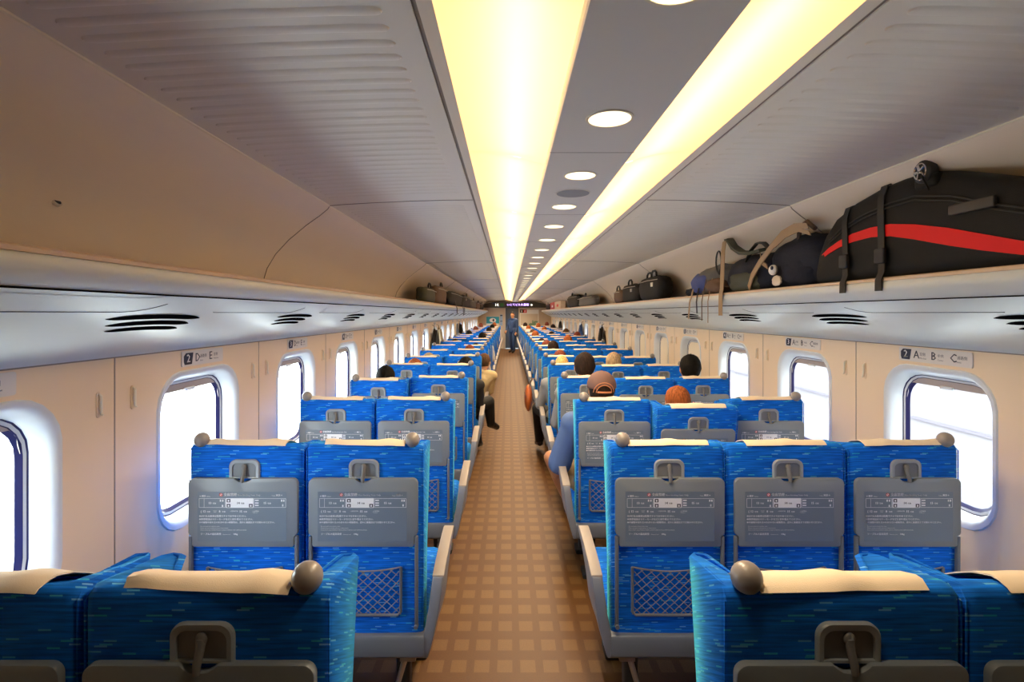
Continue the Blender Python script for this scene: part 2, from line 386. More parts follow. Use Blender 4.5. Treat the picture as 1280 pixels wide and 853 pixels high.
# ------------------------------------------------------------------ SETTING
# side: s=-1 left, +1 right ; a = distance from centre line
def X(s,a): return XC+s*a
WALL=1.66
WZ0,WZ1=.70,1.345       # opening
WHALF=.295
def win_y(n): return 2.325+(n-2)*PITCH
WIN_N=range(1,22)
def ray_round(cx,cy,w,h,r,ang):
    # point of a rounded rectangle along a ray
    dx,dy=math.cos(ang),math.sin(ang); lo,hi=0,2
    def inside(t):
        x,y=abs(dx*t),abs(dy*t)
        if x>w/2 or y>h/2: return False
        qx,qy=x-(w/2-r),y-(h/2-r)
        return not(qx>0 and qy>0 and qx*qx+qy*qy>r*r)
    for _ in range(40):
        m=(lo+hi)/2
        if inside(m): lo=m
        else: hi=m
    return cx+dx*lo,cy+dy*lo
WT=1.445
for s,side in ((-1,'left'),(1,'right')):
    mb=MB()
    cz=(WZ0+WZ1)/2; hh=WZ1-WZ0
    for n in WIN_N:
        y0=win_y(n)-PITCH/2; y1=y0+PITCH; cy=win_y(n)
        angs=[2*PI*k/56 for k in range(56)]+[math.atan2(zz-cz,yy-cy)%(2*PI) for yy in (y0,y1) for zz in (0,WT)]
        angs=sorted(angs); hole=[];outer=[]
        for a in angs:
            hole.append(ray_round(cy,cz,WHALF*2,hh,.15,a))
            dx,dy=math.cos(a),math.sin(a); t=1e9
            if abs(dx)>1e-9: t=min(t,((y1 if dx>0 else y0)-cy)/dx)
            if abs(dy)>1e-9: t=min(t,((WT if dy>0 else 0)-cz)/dy)
            outer.append((cy+dx*t,cz+dy*t))
        P=lambda q,a=WALL:(X(s,a),q[0],q[1])
        mb.loft([[P(q) for q in outer],[P(q) for q in hole]],False,False)
    ya=win_y(WIN_N[0])-PITCH/2; yb=win_y(WIN_N[-1])+PITCH/2
    for y0,y1 in ((YREAR,ya),(yb,YEND)):
        if y1-y0>.001: mb.add([(X(s,WALL),y0,0),(X(s,WALL),y1,0),(X(s,WALL),y1,WT),(X(s,WALL),y0,WT)],[(0,1,2,3)])
    struct(mb.build('wall_'+side,M['wall'],smooth=0))
    # dark joint between wall panels, every row
    mb=MB()
    for n in range(1,21):
        y=win_y(n)-PITCH/2
        mb.box(X(s,WALL)-.0015,X(s,WALL)+.0015,y-.0022,y+.0022,.05,WT)
    mb.box(X(s,WALL)-.0012,X(s,WALL)+.0012,YREAR,YEND,WT-.003,WT+.002)
    struct(mb.build('trim_%d'%(3 if s<0 else 4),M['seam'],smooth=0))
    # skirting along the floor
    mb=MB(); mb.prism([(0,0),(.035,0),(.035,.10),(.02,.13),(0,.13)],lambda u,v,a:(X(s,WALL-u),a,v),YREAR,YEND)
    struct(mb.build('baseboard_'+side,M['rack'],smooth=0))
    # windows
    for n in WIN_N:
        cy=win_y(n); w=empty('window_%d'%((0 if s<0 else 22)+n+1),(X(s,WALL),cy,cz)); struct(w)
        def ring(hw,hhh,r,d,dz=0,N=56): return [(s*d,)+(ray_round(0,0,hw*2,hhh*2,r,2*PI*k/N)) for k in range(N)]
        def up(rg,dz): return [(p[0],p[1],p[2]+dz) for p in rg]
        key=('wf',s)
        if key not in _tc:
            mb=MB()
            H=hh/2
            mb.loft([ring(WHALF+.012,H+.012,.155,.001),ring(WHALF+.008,H+.008,.152,-.006),ring(WHALF-.006,H-.006,.145,-.006),
                     ring(WHALF-.022,H-.022,.135,.012),ring(WHALF-.036,H-.036,.125,.045),
                     ring(WHALF-.040,H-.040,.122,.058),ring(WHALF-.052,H-.052,.115,.06),ring(WHALF-.054,H-.054,.113,.072)],False,False)
            f=mb.build('window_frame',M['wframe'],w,smooth=50)
            mb=MB(); mb.loft([ring(WHALF-.0385,H-.0385,.124,.0545),ring(WHALF-.0435,H-.0435,.121,.0595)],False,False)
            mb.loft([ring(WHALF-.0525,H-.0525,.114,.0595),ring(WHALF-.066,H-.066,.105,.073)],False,False)
            g=mb.build('window_gasket',M['gasket'],f,smooth=50)
            mb=MB(); rg=ring(WHALF-.05,H-.05,.116,.0715); mb.add(rg,[tuple(range(len(rg)))])
            p=mb.build('window_pane',M['glass'],w,smooth=0)
            # rolled blind with its pull bar
            def sheet(zb):
                mb=MB(); hw=WHALF-.058; N=12
                top=[]
                zt=H-.053
                pts=[]
                for k in range(41):
                    y=-hw+2*hw*k/40
                    q=max(0,abs(y)-(hw-.11)); zz=zt-(.11-math.sqrt(max(0,.11**2-q*q)))
                    pts.append((y,zz))
                lo=[(y,max(zb,-H+.056+(.11-math.sqrt(max(0,.11**2-max(0,abs(y)-(hw-.11))**2))))) for y,_ in pts]
                mb.loft([[(s*.062,y,z) for y,z in pts],[(s*.062,y,min(z,zt_)) for (y,z),(_,zt_) in zip(lo,pts)],
                         [(s*.066,y,min(z,zt_)) for (y,z),(_,zt_) in zip(lo,pts)],[(s*.066,y,z) for y,z in pts]],False,False,False)
                return mb
            b=sheet(H-.085).build('window_blind',M['blindbar'],w,smooth=0)
            mb=MB(); mb.rbox(s*.060-.006,s*.060+.006,-.035,.035,H-.092,H-.078,.004); h=mb.build('blind_handle',M['wframe'],b)
            bd=sheet(-H+.05).build('window_blind',M['blind'],w,smooth=0)
            mb=MB(); mb.rbox(s*.060-.006,s*.060+.006,-.035,.035,-H+.075,-H+.09,.004); hd=mb.build('blind_handle',M['wframe'],bd)
            _tc[key]=(f,g,p,b,h,bd,hd)
            if s>0: pass
            first=n
            for o in (bd,hd): COL.objects.unlink(o)
        else:
            f,g,p,b,h,bd,hd=_tc[key]
            def cp(o,par):
                c=o.copy(); COL.objects.link(c); c.parent=par; return c
            f2=cp(f,w); cp(g,f2); cp(p,w)
            if (s>0 and n>=5 and n not in (12,13,17,18)) or (s<0 and n in (13,16)): b2=cp(bd,w); cp(hd,b2)
            else: b2=cp(b,w); cp(h,b2)
    # cove above the rack
    cove=[(1.575,1.72),(1.57,1.76),(1.545,1.84),(1.50,1.915),(1.43,1.99),(1.34,2.065),(1.27,2.115),(1.225,2.152),(1.215,2.17)]
    mb=MB(); mb.loft([[(X(s,a),YREAR,z) for a,z in cove],[(X(s,a),YEND,z) for a,z in cove]],False,False,False)
    struct(mb.build('wall_upper_'+side,M['cove'],smooth=60))
    mb=MB(); mb.tube([(X(s,1.217),YREAR,2.168),(X(s,1.217),YEND,2.168)],.0045,6)
    struct(mb.build('trim_%d'%(1 if s<0 else 2),M['trim']))

# luggage racks
RL={-1:(1.22,1.733),1:(1.22,1.741)}
UNDER=[(1.262,1.652),(1.34,1.603),(1.42,1.560),(1.50,1.522),(1.57,1.494),(1.62,1.474),(1.648,1.460),(1.66,1.445)]
for s,side,lab in ((-1,'left','two-seat side'),(1,'right','three-seat side')):
    la,lz=RL[s]
    root=empty('luggage_rack',(0,0,0)); tag(root,'long grey overhead luggage rack running above the '+lab,'luggage rack')
    prof=[(la+.004,lz-.012),(la-.004,lz-.028),(la+.002,lz-.05),(1.25,1.66)]+UNDER+[(1.72,1.445),(1.72,lz-.012)]
    mb=MB(); mb.loft([[(X(s,a),YREAR,z) for a,z in prof],[(X(s,a),YEND,z) for a,z in prof]],True,True,True)
    mb.build('rack_body',M['rack'],root,smooth=50)
    mb=MB(); mb.loft([[(X(s,a),y,z) for a,z in ((la+.012,lz-.012),(la+.02,lz),(1.60,lz-.008),(1.60,lz-.0125))] for y in (YREAR,YEND)],True,True,True)
    mb.build('rack_shelf',M['racktop'],root,smooth=0)
    mb=MB(); mb.loft([[(X(s,a),y,z) for a,z in ((la,lz-.0115),(la-.002,lz-.002),(la+.004,lz+.003),(la+.014,lz+.003),(la+.016,lz-.0115))] for y in (YREAR,YEND)],True,True,True)
    mb.build('rack_edge',M['lipedge'],root,smooth=60)
    mb=MB(); mb.tube([(X(s,1.258),YREAR,1.6525),(X(s,1.258),YEND,1.6525)],.0022,6)
    mb.build('rack_seam',M['darkgap'],root)

# point on the rack underside, pushed out by d
def under(s,a,d=0):
    for (a0,z0),(a1,z1) in zip(UNDER,UNDER[1:]):
        if a0<=a<=a1:
            t=(a-a0)/(a1-a0); z=z0+(z1-z0)*t; n=Vector((-(z1-z0),(a1-a0))).normalized()
            if n.y>0: n=-n
            return X(s,a+n.x*d),z+n.y*d
    return X(s,a),UNDER[-1][1]
# air vents
for s,lab in ((-1,'two-seat side'),(1,'three-seat side')):
    proto=None
    for n in range(1,21):
        y=1.61+(n-1)*PITCH if s<0 else 1.52+(n-1)*PITCH
        label='slotted air vent under the rack of the %s, %s from the camera'%(lab,ORD[n])
        if proto is None:
            proto=empty('air_vent',(0,y,0)); tag(proto,label,'vent','air vents under the %s rack'%lab)
            mb=MB(); us=[-1+2*k/20 for k in range(21)]; rows=[]
            for q in range(5):
                a=1.356+.098*q/4; rows.append([(lambda p:(p[0],u*.232,p[1]))(under(s,a-.012*(1-u*u),.0013 if 0<q<4 and abs(u)<.97 else .0002)) for u in us])
            mb.loft(rows,False,False,False); mb.build('vent_plate',M['rack'],proto,smooth=60)
            for q in range(3):
                mb=MB(); rr=[]
                a=1.374+.035*q; ring=[]
                y0,y1=-.21+.042*q,.215-.008*q
                for k in range(25):
                    u=-1+2*k/24; hw=.0130*max(.10,(1-abs(u)**6)**.8); yc=(y0+y1)/2+u*(y1-y0)/2
                    am=a-.012*(1-u*u)
                    ring.append([(lambda p:(p[0],yc,p[1]))(under(s,am+da,dd)) for da,dd in ((-hw,.0018),(0,.0024),(hw,.0018))])
                mb.loft(ring,False,False,False); mb.build('vent_slot',M['darkgap'],proto,smooth=0)
        else: dup(proto,(0,y,0),label)
    # flush reading panels between the vents
    proto=None
    for n in range(0,21):
        y=(1.17 if s<0 else .98)+n*PITCH
        label='flush oblong lamp panel under the rack of the %s, %s from the camera'%(lab,ORD[n+1])
        if proto is None:
            proto=empty('reading_light_panel',(0,y,0)); tag(proto,label,'light panel','lamp panels under the %s rack'%lab)
            line=[(-.36,1.338)]+[(-.36+.60*k/10,1.338) for k in range(1,11)]+[(.28,1.334),(.32,1.325),(.35,1.312),(.372,1.298)]
            mb=MB(); mb.tube([(lambda p:(p[0],u,p[1]))(under(s,a,.0006)) for u,a in line],.0016,5); mb.build('panel_gap',M['darkgap'],proto)
            P=[(lambda p:(p[0],u,p[1]))(under(s,a,.0009)) for u,a in line]; Q=[(lambda p:(p[0],u,p[1]))(under(s,max(1.264,a-.06),.0009)) for u,a in line]
            mb=MB(); mb.loft([P,Q],False,False,False); mb.build('panel_cover',M['rack'],proto,smooth=60)
        else: dup(proto,(0,y,0),label)

# coat hooks: a pair at each panel joint
for s,lab in ((-1,'two-seat side'),(1,'three-seat side')):
    proto=None
    for n in range(1,21):
        for dy,w in ((-.072,'nearer'),(.085,'farther')):
            y=win_y(n)-PITCH/2+dy
            label='%s of two slim wall hooks beside the %s wall joint, %s'%(w,ORD[n],lab)
            if proto is None:
                proto=empty('coat_hook',(X(s,WALL),y,1.29)); tag(proto,label,'hook','coat hooks on the %s wall'%lab)
                mb=MB(); mb.prism(rrect(.020,.088,.0099,5),lambda u,v,a:(-s*a,u,v),-.001,.004); mb.build('hook_plate',M['wall'],proto,bevel=.0012)
                mb=MB(); mb.tube([(-s*.003,0,.036),(-s*.010,0,.03),(-s*.010,0,-.02),(-s*.012,0,-.032),(-s*.018,0,-.034)],[.004,.005,.0045,.004,.003],8); mb.build('hook_peg',M['trim'],proto)
            else: dup(proto,(X(s,WALL),y,1.29),label)

# row signs over the windows
for s,lab,txt in ((-1,'two-seat side',(('D','通路側','Aisle'),('E','窓側','Window'))),(1,'three-seat side',(('A','窓側','Window'),('B','中央','Center'),('C','通路側','Aisle')))):
    for n in range(1,21):
        root=empty('row_sign',(X(s,WALL)-s*.002,win_y(n),1.525))
        tag(root,'small wall sign reading %d %s above the windows'%(n,' '.join(t[0] for t in txt)),'sign','row signs')
        tilt=math.radians(0)
        # sign lies on the last bit of the rack curve: keep it on the flat wall just under it
        root.location=(X(s,WALL)-s*.0015,win_y(n),WT-.0)
        W=.31 if s<0 else .40
        fn=lambda u,v,d=0:(-s*(.001+d),(u if s<0 else -u),v)
        # sloping wall above WT: use the curve of the underside
        root.location=(0,win_y(n),0)
        def sp(u,v,d=0):
            zc=1.500+v; best=None
            for (a0,z0),(a1,z1) in zip(UNDER,UNDER[1:]):
                if z1<=zc<=z0:
                    t=(zc-z0)/(z1-z0); a=a0+(a1-a0)*t; nn=Vector((-(z1-z0),(a1-a0))).normalized()
                    if nn.y>0: nn=-nn
                    return (X(s,a+nn.x*d),(u if s<0 else -u),zc+nn.y*d)
            return (X(s,WALL-d),(u if s<0 else -u),zc)
        def flat(u,v,d=0):  # plate stands off the curved corner, upright
            return (X(s,WALL-.004-d),(u if s<0 else -u),1.404+v)
        F=flat
        mb=MB(); mb.prism(rrect(W,.066,.008,3),lambda u,v,a:F(u,v,a),-.003,0.001); mb.build('sign_plate',M['signplate'],root,smooth=0)
        mb=MB(); L=-W/2+.012
        o=[(L+.055,-.025),(L+.055+.010,.025),(L+.014,.025),(L,.012),(L,-.012),(L+.006,-.025)]
        mb.prism(o,lambda u,v,a:F(u,v,a),.0008,.0018); mb.mi=0
        mb.mi=1; put_text(mb,str(n),.050 if n<10 else .042,L+.031,.0,lambda u,v:F(u,v,.0023),'CENTER',.0012)
        mb.build('number_badge',[M['navy'],M['white']],root,smooth=0)
        mb=MB(); u=L+.078; st=(W-.10)/len(txt)
        for i,(a,b,c) in enumerate(txt):
            put_text(mb,a,.052,u+i*st,.0,lambda u,v:F(u,v,.0016),'LEFT',.0008)
            put_text(mb,b,.017,u+i*st+.036,.004,lambda u,v:F(u,v,.0016))
            put_text(mb,c,.011,u+i*st+.036,-.014,lambda u,v:F(u,v,.0016))
        mb.build('seat_letters',M['signink'],root,smooth=0)

# ceiling: side panels with pressed ribs, centre panel, added roof shell
mb=MB()
def ceil_z(a): return 2.2-.03*((a-.46)/(1.215-.46))-.0*a
for s in (-1,1):
    pr=[(.46,2.2),(.60,2.199),(.80,2.193),(1.0,2.184),(1.15,2.175),(1.215,2.17)]
    mb.loft([[(X(s,a),y,z) for a,z in pr] for y in (YREAR,YEND)],False,False,False)
    mb.loft([[(X(s,a),y,z) for a,z in ((.418,2.203),(.449,2.2),(.449,2.24),(.46,2.24),(.46,2.2))] for y in (YREAR,YEND)],False,False,False)
    # pressed ribs
    def cz(a):
        for (a0,z0),(a1,z1) in zip(pr,pr[1:]):
            if a0<=a<=a1: return z0+(z1-z0)*(a-a0)/(a1-a0)
    y=.34; 
    while y<9:
        k=(y-2.70)%3.12
        if .10<k<3.02:
            A0,A1=.52,1.165; hw=.017
            cen=[];
            rings=[]
            m=14
            for i in range(m+1):
                t=i/m; a=A0+(A1-A0)*t
                e=min(t*(A1-A0),(1-t)*(A1-A0)); w=hw*math.sqrt(max(0.02,1-max(0,1-e/hw)**2)) if e<hw else hw
                rings.append([(X(s,a),y-w,cz(a)+.0004),(X(s,a),y-w*.55,cz(a)-.0028),(X(s,a),y+w*.55,cz(a)-.0028),(X(s,a),y+w,cz(a)+.0004)])
            # finer ends
            def lvl(a,w): return [(X(s,a),y-w,cz(a)+.0004),(X(s,a),y-w*.55,cz(a)-.0028 if w>.006 else cz(a)+.0002),(X(s,a),y+w*.55,cz(a)-.0028 if w>.006 else cz(a)+.0002),(X(s,a),y+w,cz(a)+.0004)]
            rr=[lvl(A0,.002),lvl(A0+.004,.009),lvl(A0+.011,.015),lvl(A0+.02,hw)]+[lvl(A0+(A1-A0)*q/6,hw) for q in range(1,6)]+[lvl(A1-.02,hw),lvl(A1-.011,.015),lvl(A1-.004,.009),lvl(A1,.002)]
            mb.loft(rr,False,False,False)
        y+=.0612
# unseen roof shell, added to keep sky light off the lamp covers
mb.loft([[(XC+a,y,z) for a,z in ((-1.30,2.12),(-1.30,2.34),(1.30,2.34),(1.30,2.12))] for y in (YREAR,YEND)],False,False,False)
struct(mb.build('ceiling',M['ceil'],smooth=35,normals=False))
mb=MB(); mb.loft([[(XC+a,y,z) for a,z in ((-.137,2.128),(-.134,2.122),(.134,2.122),(.137,2.128),(.137,2.16),(-.137,2.16))] for y in (.30,YEND)])
struct(mb.build('ceiling_centre',M['centre'],smooth=0))
mb=MB()
for k in range(-1,7):
    y=2.70+3.12*k
    for s in (-1,1):
        P=[(X(s,a),y,z-.001) for a,z in [(.46,2.2),(.60,2.199),(.80,2.193),(1.0,2.184),(1.15,2.175),(1.214,2.169)]]+[(X(s,a)-s*.001,y,z-.001) for a,z in cove[::-1][1:]]
        if y>YREAR: mb.tube(P,.0022,5)
for s in (-1,1): mb.box(min(X(s,.447),X(s,.462)),max(X(s,.447),X(s,.462)),YREAR,YEND,2.204,2.21)
for k in range(1,21):
    mb.box(XC-.136,XC+.136,.62+k*PITCH*1-.0012,.62+k*PITCH+.0012,2.1212,2.123)
struct(mb.build('trim_5',M['seam'],smooth=0))
# lamp strips: covers in segments with a tube behind each
dif=[(.133,2.150),(.17,2.161),(.22,2.177),(.28,2.190),(.34,2.199),(.39,2.203),(.420,2.204)]
for s,lab in ((-1,'two-seat side'),(1,'three-seat side')):
    root=empty('ceiling_light_strip',(0,0,0)); tag(root,'long glowing warm ceiling light strip nearer the %s'%lab,'ceiling light','glowing strips along the ceiling')
    mb=MB(); mb.loft([[(X(s,a),y,z) for a,z in dif] for y in (.002,PITCH-.002)],False,False,False)
    d0=mb.build('lamp_cover',M['diffuser'],root,smooth=60)
    mb=MB(); mb.tube([(X(s,.235),.03,2.245),(X(s,.235),PITCH-.03,2.245)],.014,8)
    t0=mb.build('fluorescent_tube',M['tube'],root)
    for k in range(0,22):
        y=.86+k*PITCH
        if y+PITCH>YEND+.3: break
        for o in (d0,t0):
            if k==0: o.location=(0,y,0)
            else:
                c=o.copy(); COL.objects.link(c); c.parent=root; c.location=(0,y,0)
proto=None
for k in range(0,39):
    y=.805+k*.565
    if y>YEND-.3: break
    if k<=19: label='round recessed downlight in the ceiling centre panel, %s from the camera'%ORD[k+1]
    else: label='tiny round downlight in the far half of the ceiling centre panel'
    if proto is None:
        proto=empty('ceiling_downlight',(XC,y,2.122)); tag(proto,label,'ceiling light','downlights along the ceiling centre')
        mb=MB(); mb.loft([[(r*math.cos(2*PI*j/32),r*math.sin(2*PI*j/32),z) for j in range(32)] for r,z in ((.064,.001),(.063,-.003),(.057,-.003),(.056,.001))],False,False); mb.build('downlight_ring',M['trim'],proto)
        mb=MB(); mb.add([(.0575*math.cos(2*PI*j/32),.0575*math.sin(2*PI*j/32),-.0018) for j in range(32)],[tuple(range(32))]); mb.build('downlight_lens',M['downlight'],proto,smooth=0)
    else: dup(proto,(XC,y,2.122),label)
proto=None
for k,y in enumerate((2.22,6.4,10.5)):
    label='round grey loudspeaker grille between ceiling downlights, %s from the camera'%ORD[k+1]
    if proto is None:
        proto=empty('speaker_grille',(XC+.008,y,2.122)); tag(proto,label,'speaker','ceiling loudspeakers')
        mb=MB(); mb.loft([[(r*math.cos(2*PI*j/32),r*math.sin(2*PI*j/32),z) for j in range(32)] for r,z in ((.072,.001),(.070,-.003),(.062,-.003))],False,True); mb.build('grille',plain('grille_grey',(.36,.36,.36,1),.7),proto)
        mb=MB(); mb.loft([[(r*math.cos(2*PI*j/32),r*math.sin(2*PI*j/32),z) for j in range(32)] for r,z in ((.075,.0005),(.0745,-.003),(.071,-.0028))],False,False); mb.build('grille_rim',M['ceil'],proto)
    else: dup(proto,(XC+.008,y,2.122),label)
for k in range(0,39):
    y=.805+k*.565
    if y>YEND-.3: break
    sl=bpy.data.lights.new('downlight_lamp','SPOT'); sl.energy=SPOT_W if k else 5.0; sl.color=(1,.80,.55); sl.spot_size=math.radians(150); sl.spot_blend=.6; sl.shadow_soft_size=.05
    so=bpy.data.objects.new('downlight_lamp',sl); COL.objects.link(so); so.location=(XC,y,2.10)
# small lock and hatch on the left cove
root=empty('hatch_lock',(X(-1,1.508),1.40,1.905)); root.rotation_euler=(0,math.radians(58),0)
tag(root,'small dark round lock on the curved cream panel over the rack','lock')
mb=MB(); mb.loft([[(r*math.cos(2*PI*j/20),r*math.sin(2*PI*j/20),z) for j in range(20)] for r,z in ((.014,-.004),(.014,.004),(.010,.005))],True,False); mb.build('lock_ring',M['chrome'],root)
mb=MB(); mb.loft([[(r*math.cos(2*PI*j/20),r*math.sin(2*PI*j/20),z) for j in range(20)] for r,z in ((.010,.001),(.010,.0052))]); mb.build('lock_barrel',M['dark'],root)

# floor
mb=MB(); mb.add([(XC-1.75,YREAR,0),(XC+1.75,YREAR,0),(XC+1.75,YEND,0),(XC-1.75,YEND,0)],[(0,1,2,3)])
struct(mb.build('floor',M['carpet'],smooth=0))
# unseen rear bulkhead close behind the eye, darkened to dim the first row
mb=MB(); mb.box(XC-1.75,XC+1.75,YREAR-.05,YREAR,0,2.4)
struct(mb.build('wall_rear',plain('rear_bulkhead',(.05,.045,.04,1),.6),smooth=0))

# far end wall, door, displays
DX0,DX1=-.15,.44
mb=MB()
Y=YEND
mb.box(XC-1.75,DX0,Y,Y+.06,0,2.4); mb.box(DX1,XC+1.75,Y,Y+.06,0,2.4); mb.box(DX0,DX1,Y,Y+.06,1.86,2.4)
struct(mb.build('wall_front',M['endwall'],smooth=0))
d=empty('door_1',((DX0+DX1)/2,Y+.03,0)); struct(d)
mb=MB(); mb.rbox(-.31,.31,0,.03,0,1.88,.006); mb.build('door_leaf',M['door'],d)
mb=MB(); mb.prism(rrect(.26,.85,.03,4,0,1.18),lambda u,v,a:(u,a,v),-.004,.002); mb.build('door_glass',M['doorglass'],d,smooth=0)
mb=MB(); mb.tube([(.23,-.005,.85),(.23,-.035,.88),(.23,-.035,1.12),(.23,-.005,1.15)],.009,8); mb.build('door_handle',M['chrome'],d)
mb=MB()
for x0,x1,z0,z1 in ((DX0-.03,DX0,0,1.86),(DX1,DX1+.03,0,1.86),(DX0-.03,DX1+.03,1.86,1.885)): mb.box(x0,x1,Y-.015,Y,z0,z1)
mb.build('door_casing',M['posterframe'],d,smooth=0).location=(-(DX0+DX1)/2,-(Y+.03),0)
# dark arched header carrying the display
root=empty('information_display',(XC,Y-.12,0)); tag(root,'dark arched header with glowing purple scrolling text over the end door','display')
o=[(-1.42,1.86),(1.42,1.86),(1.42,2.02),(1.15,2.08),(.9,2.13),(.46,2.16),(.3,2.13),(.14,2.10),(-.14,2.10),(-.3,2.13),(-.46,2.16),(-.9,2.13),(-1.15,2.08),(-1.42,2.02)]
mb=MB(); mb.prism(o,lambda u,v,a:(u,a,v),0,.118); mb.build('header_panel',M['header'],root,smooth=0)
mb=MB(); mb.box(-.44,.66,-.012,0,1.895,2.085); mb.build('text_screen',M['screen'],root,smooth=0)
mb=MB(); put_text(mb,'いとてどり人事用',.125,-.36,1.985,lambda u,v:(u,-.016,v),'LEFT',.004); mb.build('scrolling_text',M['ledp'],root,smooth=0)
mb=MB(); put_text(mb,'14',.17,-.82,1.985,lambda u,v:(u,-.006,v),'CENTER',.006); mb.build('car_number',M['ledw'],root,smooth=0)
mb=MB(); mb.box(-.66,-.50,-.006,0,1.91,2.06); mb.build('green_pictogram',M['ledg'],root,smooth=0)
mb=MB(); mb.add([(.76+.045*math.cos(2*PI*j/20),-.004,1.985+.045*math.sin(2*PI*j/20)) for j in range(20)],[tuple(range(20))]); mb.build('round_lamp',M['ledw'],root,smooth=0)
# posters on the end wall
root=empty('poster',(-.73,Y-.015,1.27)); tag(root,'teal poster in a pale frame on the end wall','poster')
mb=MB(); mb.rbox(-.31,.31,0,.015,-.22,.20,.004); mb.build('poster_frame',M['posterframe'],root)
mb=MB(); mb.box(-.29,.29,-.002,0,-.13,.18); mb.mi=1; mb.box(-.29,.29,-.002,0,-.20,-.13)
mb.mi=1; mb.add([(.15*math.cos(2*PI*j/24),-.003,.02+.10*math.sin(2*PI*j/24)) for j in range(24)],[tuple(range(24))])
mb.mi=2; mb.add([(-.02,-.004,.0),(.05,-.004,-.06),(.08,-.004,.05),(.02,-.004,.09)],[(0,1,2,3)])
mb.build('poster_sheet',[M['teal'],M['posterwhite'],M['navy']],root,smooth=0)
root=empty('notice_strip',(-.34,Y-.012,1.35)); tag(root,'narrow pale blue notice beside the end door','notice')
mb=MB(); mb.box(-.06,.06,0,.012,-.30,.20); mb.build('notice_board',M['posterblue'],root,smooth=0)
mb=MB(); mb.box(-.05,.05,-.002,0,.13,.18); mb.box(-.05,.05,-.002,0,-.12,-.09); mb.build('notice_print',M['navy'],root,smooth=0)
root=empty('wall_map_panel',(.93,Y-.02,1.32)); tag(root,'large framed cream panel with green drawing right of the end door','panel')
mb=MB(); mb.rbox(-.43,.43,0,.02,-.45,.45,.006); mb.build('panel_frame',M['posterwhite'],root)
mb=MB(); mb.box(-.40,.40,-.002,0,-.42,.26); mb.build('panel_sheet',M['endpanel'],root,smooth=0)
mb=MB()
for x,z,w,h in ((.08,-.22,.10,.06),(.22,-.20,.09,.08),(.30,-.10,.10,.04),(.02,-.28,.08,.05),(.28,-.32,.08,.05),(.16,-.12,.03,.10)):
    mb.add([(x+w*math.cos(2*PI*j/14),-.004,z+h*math.sin(2*PI*j/14)) for j in range(14)],[tuple(range(14))])
mb.build('panel_drawing',M['postergreen'],root,smooth=0)
root=empty('toilet_sign',(.66,Y-.05,1.70)); tag(root,'small black and red lit sign above the cream end panel','sign')
mb=MB(); mb.box(-.15,0,0,.03,-.075,.075); mb.build('black_half',M['screen'],root,smooth=0)
mb=MB(); mb.box(0,.15,0,.03,-.075,.075); mb.build('red_half',M['ledred'],root,smooth=0)
mb=MB(); 
for cx in (-.075,.075):
    mb.add([(cx+.02*math.cos(2*PI*j/14),-.002,.035+.02*math.sin(2*PI*j/14)) for j in range(14)],[tuple(range(14))])
    mb.box(cx-.02,cx+.02,-.002,0,-.045,.012)
mb.build('sign_figures',M['white'],root,smooth=0)

# outside
mb=MB(); mb.box(5.0,5.1,-12,45,-1.5,3.1); 
bar=mb.build('trackside_barrier',M['barrier'],smooth=0); tag(bar,'pale lilac wall running along the track outside the windows','wall')
mb=MB()
for z in (.30,1.62,1.70,2.45): mb.box(4.985,5.0,-12,45,z,z+.03)
mb.box(4.96,5.0,-12,45,2.0,2.1)
mb.build('barrier_rail',M['barrierline'],bar,smooth=0)
mb=MB(); mb.box(-40,40,-30,60,-1.7,-1.5); struct(mb.build('ground_outside',M['ground'],smooth=0))

# ------------------------------------------------------------------ SEATS
SEATS={ # letter: centre x, width, knob side (-1/0/+1), aisle arm side
 'D':(-.558,.455,1,1),'E':(-1.018,.445,-1,0),
 'C':(.618,.440,-1,-1),'B':(1.075,.462,0,0),'A':(1.530,.430,1,0)}
PLACE={'D':('by the aisle','two-seat side'),'E':('by the window','two-seat side'),'C':('by the aisle','three-seat side'),
       'B':('in the middle','three-seat side'),'A':('by the window','three-seat side')}
def backrest_geo(w):
    mb=MB(); rings=[]
    zs=[.335,.36,.45,.60,.75,.90,1.0,1.045,1.076,1.089,1.094]
    for i,z in enumerate(zs):
        t=(z-.335)/(1.094-.335)
        hw=w/2-.004*(1-t)-(.0 if z<1.08 else (.005 if z<1.092 else .015))
        wing=.150+.075*max(0,(t-.35)/.65)**1.0          # front of the side wings
        mid=.125+.030*math.sin(PI*min(1,t*1.1))           # front of the middle
        if z>1.05: mid+=.0; 
        r=.022; yr=0 if z<1.06 else (.002 if z<1.08 else (.008 if z<1.092 else .020))
        zz=lambda y,x: z-((.045 if abs(x)>hw-.05 else .10)*max(0,(y-.03)/.2) if i>=7 else 0)*((i-6)/4)
        iw=hw-.055
        pts=[(-hw,wing*.5),(-hw,yr+r),(-hw+r*.3,yr+r*.3),(-hw+r,yr)]+[(-hw+r+(2*hw-2*r)*k/6,yr-.003*math.sin(PI*k/6)) for k in range(1,6)]+[(hw-r,yr),(hw-r*.3,yr+r*.3),(hw,yr+r),(hw,wing*.5),
             (hw-.004,wing-.02),(hw-.018,wing),(hw-.042,wing-.008),(iw-.02,mid+.012),(iw-.06,mid),(0,mid-.006),(-iw+.06,mid),(-iw+.02,mid+.012),(-hw+.042,wing-.008),(-hw+.018,wing),(-hw+.004,wing-.02)]
        rings.append([(x,y,zz(y,x)) for x,y in pts])
    mb.loft(rings); return mb
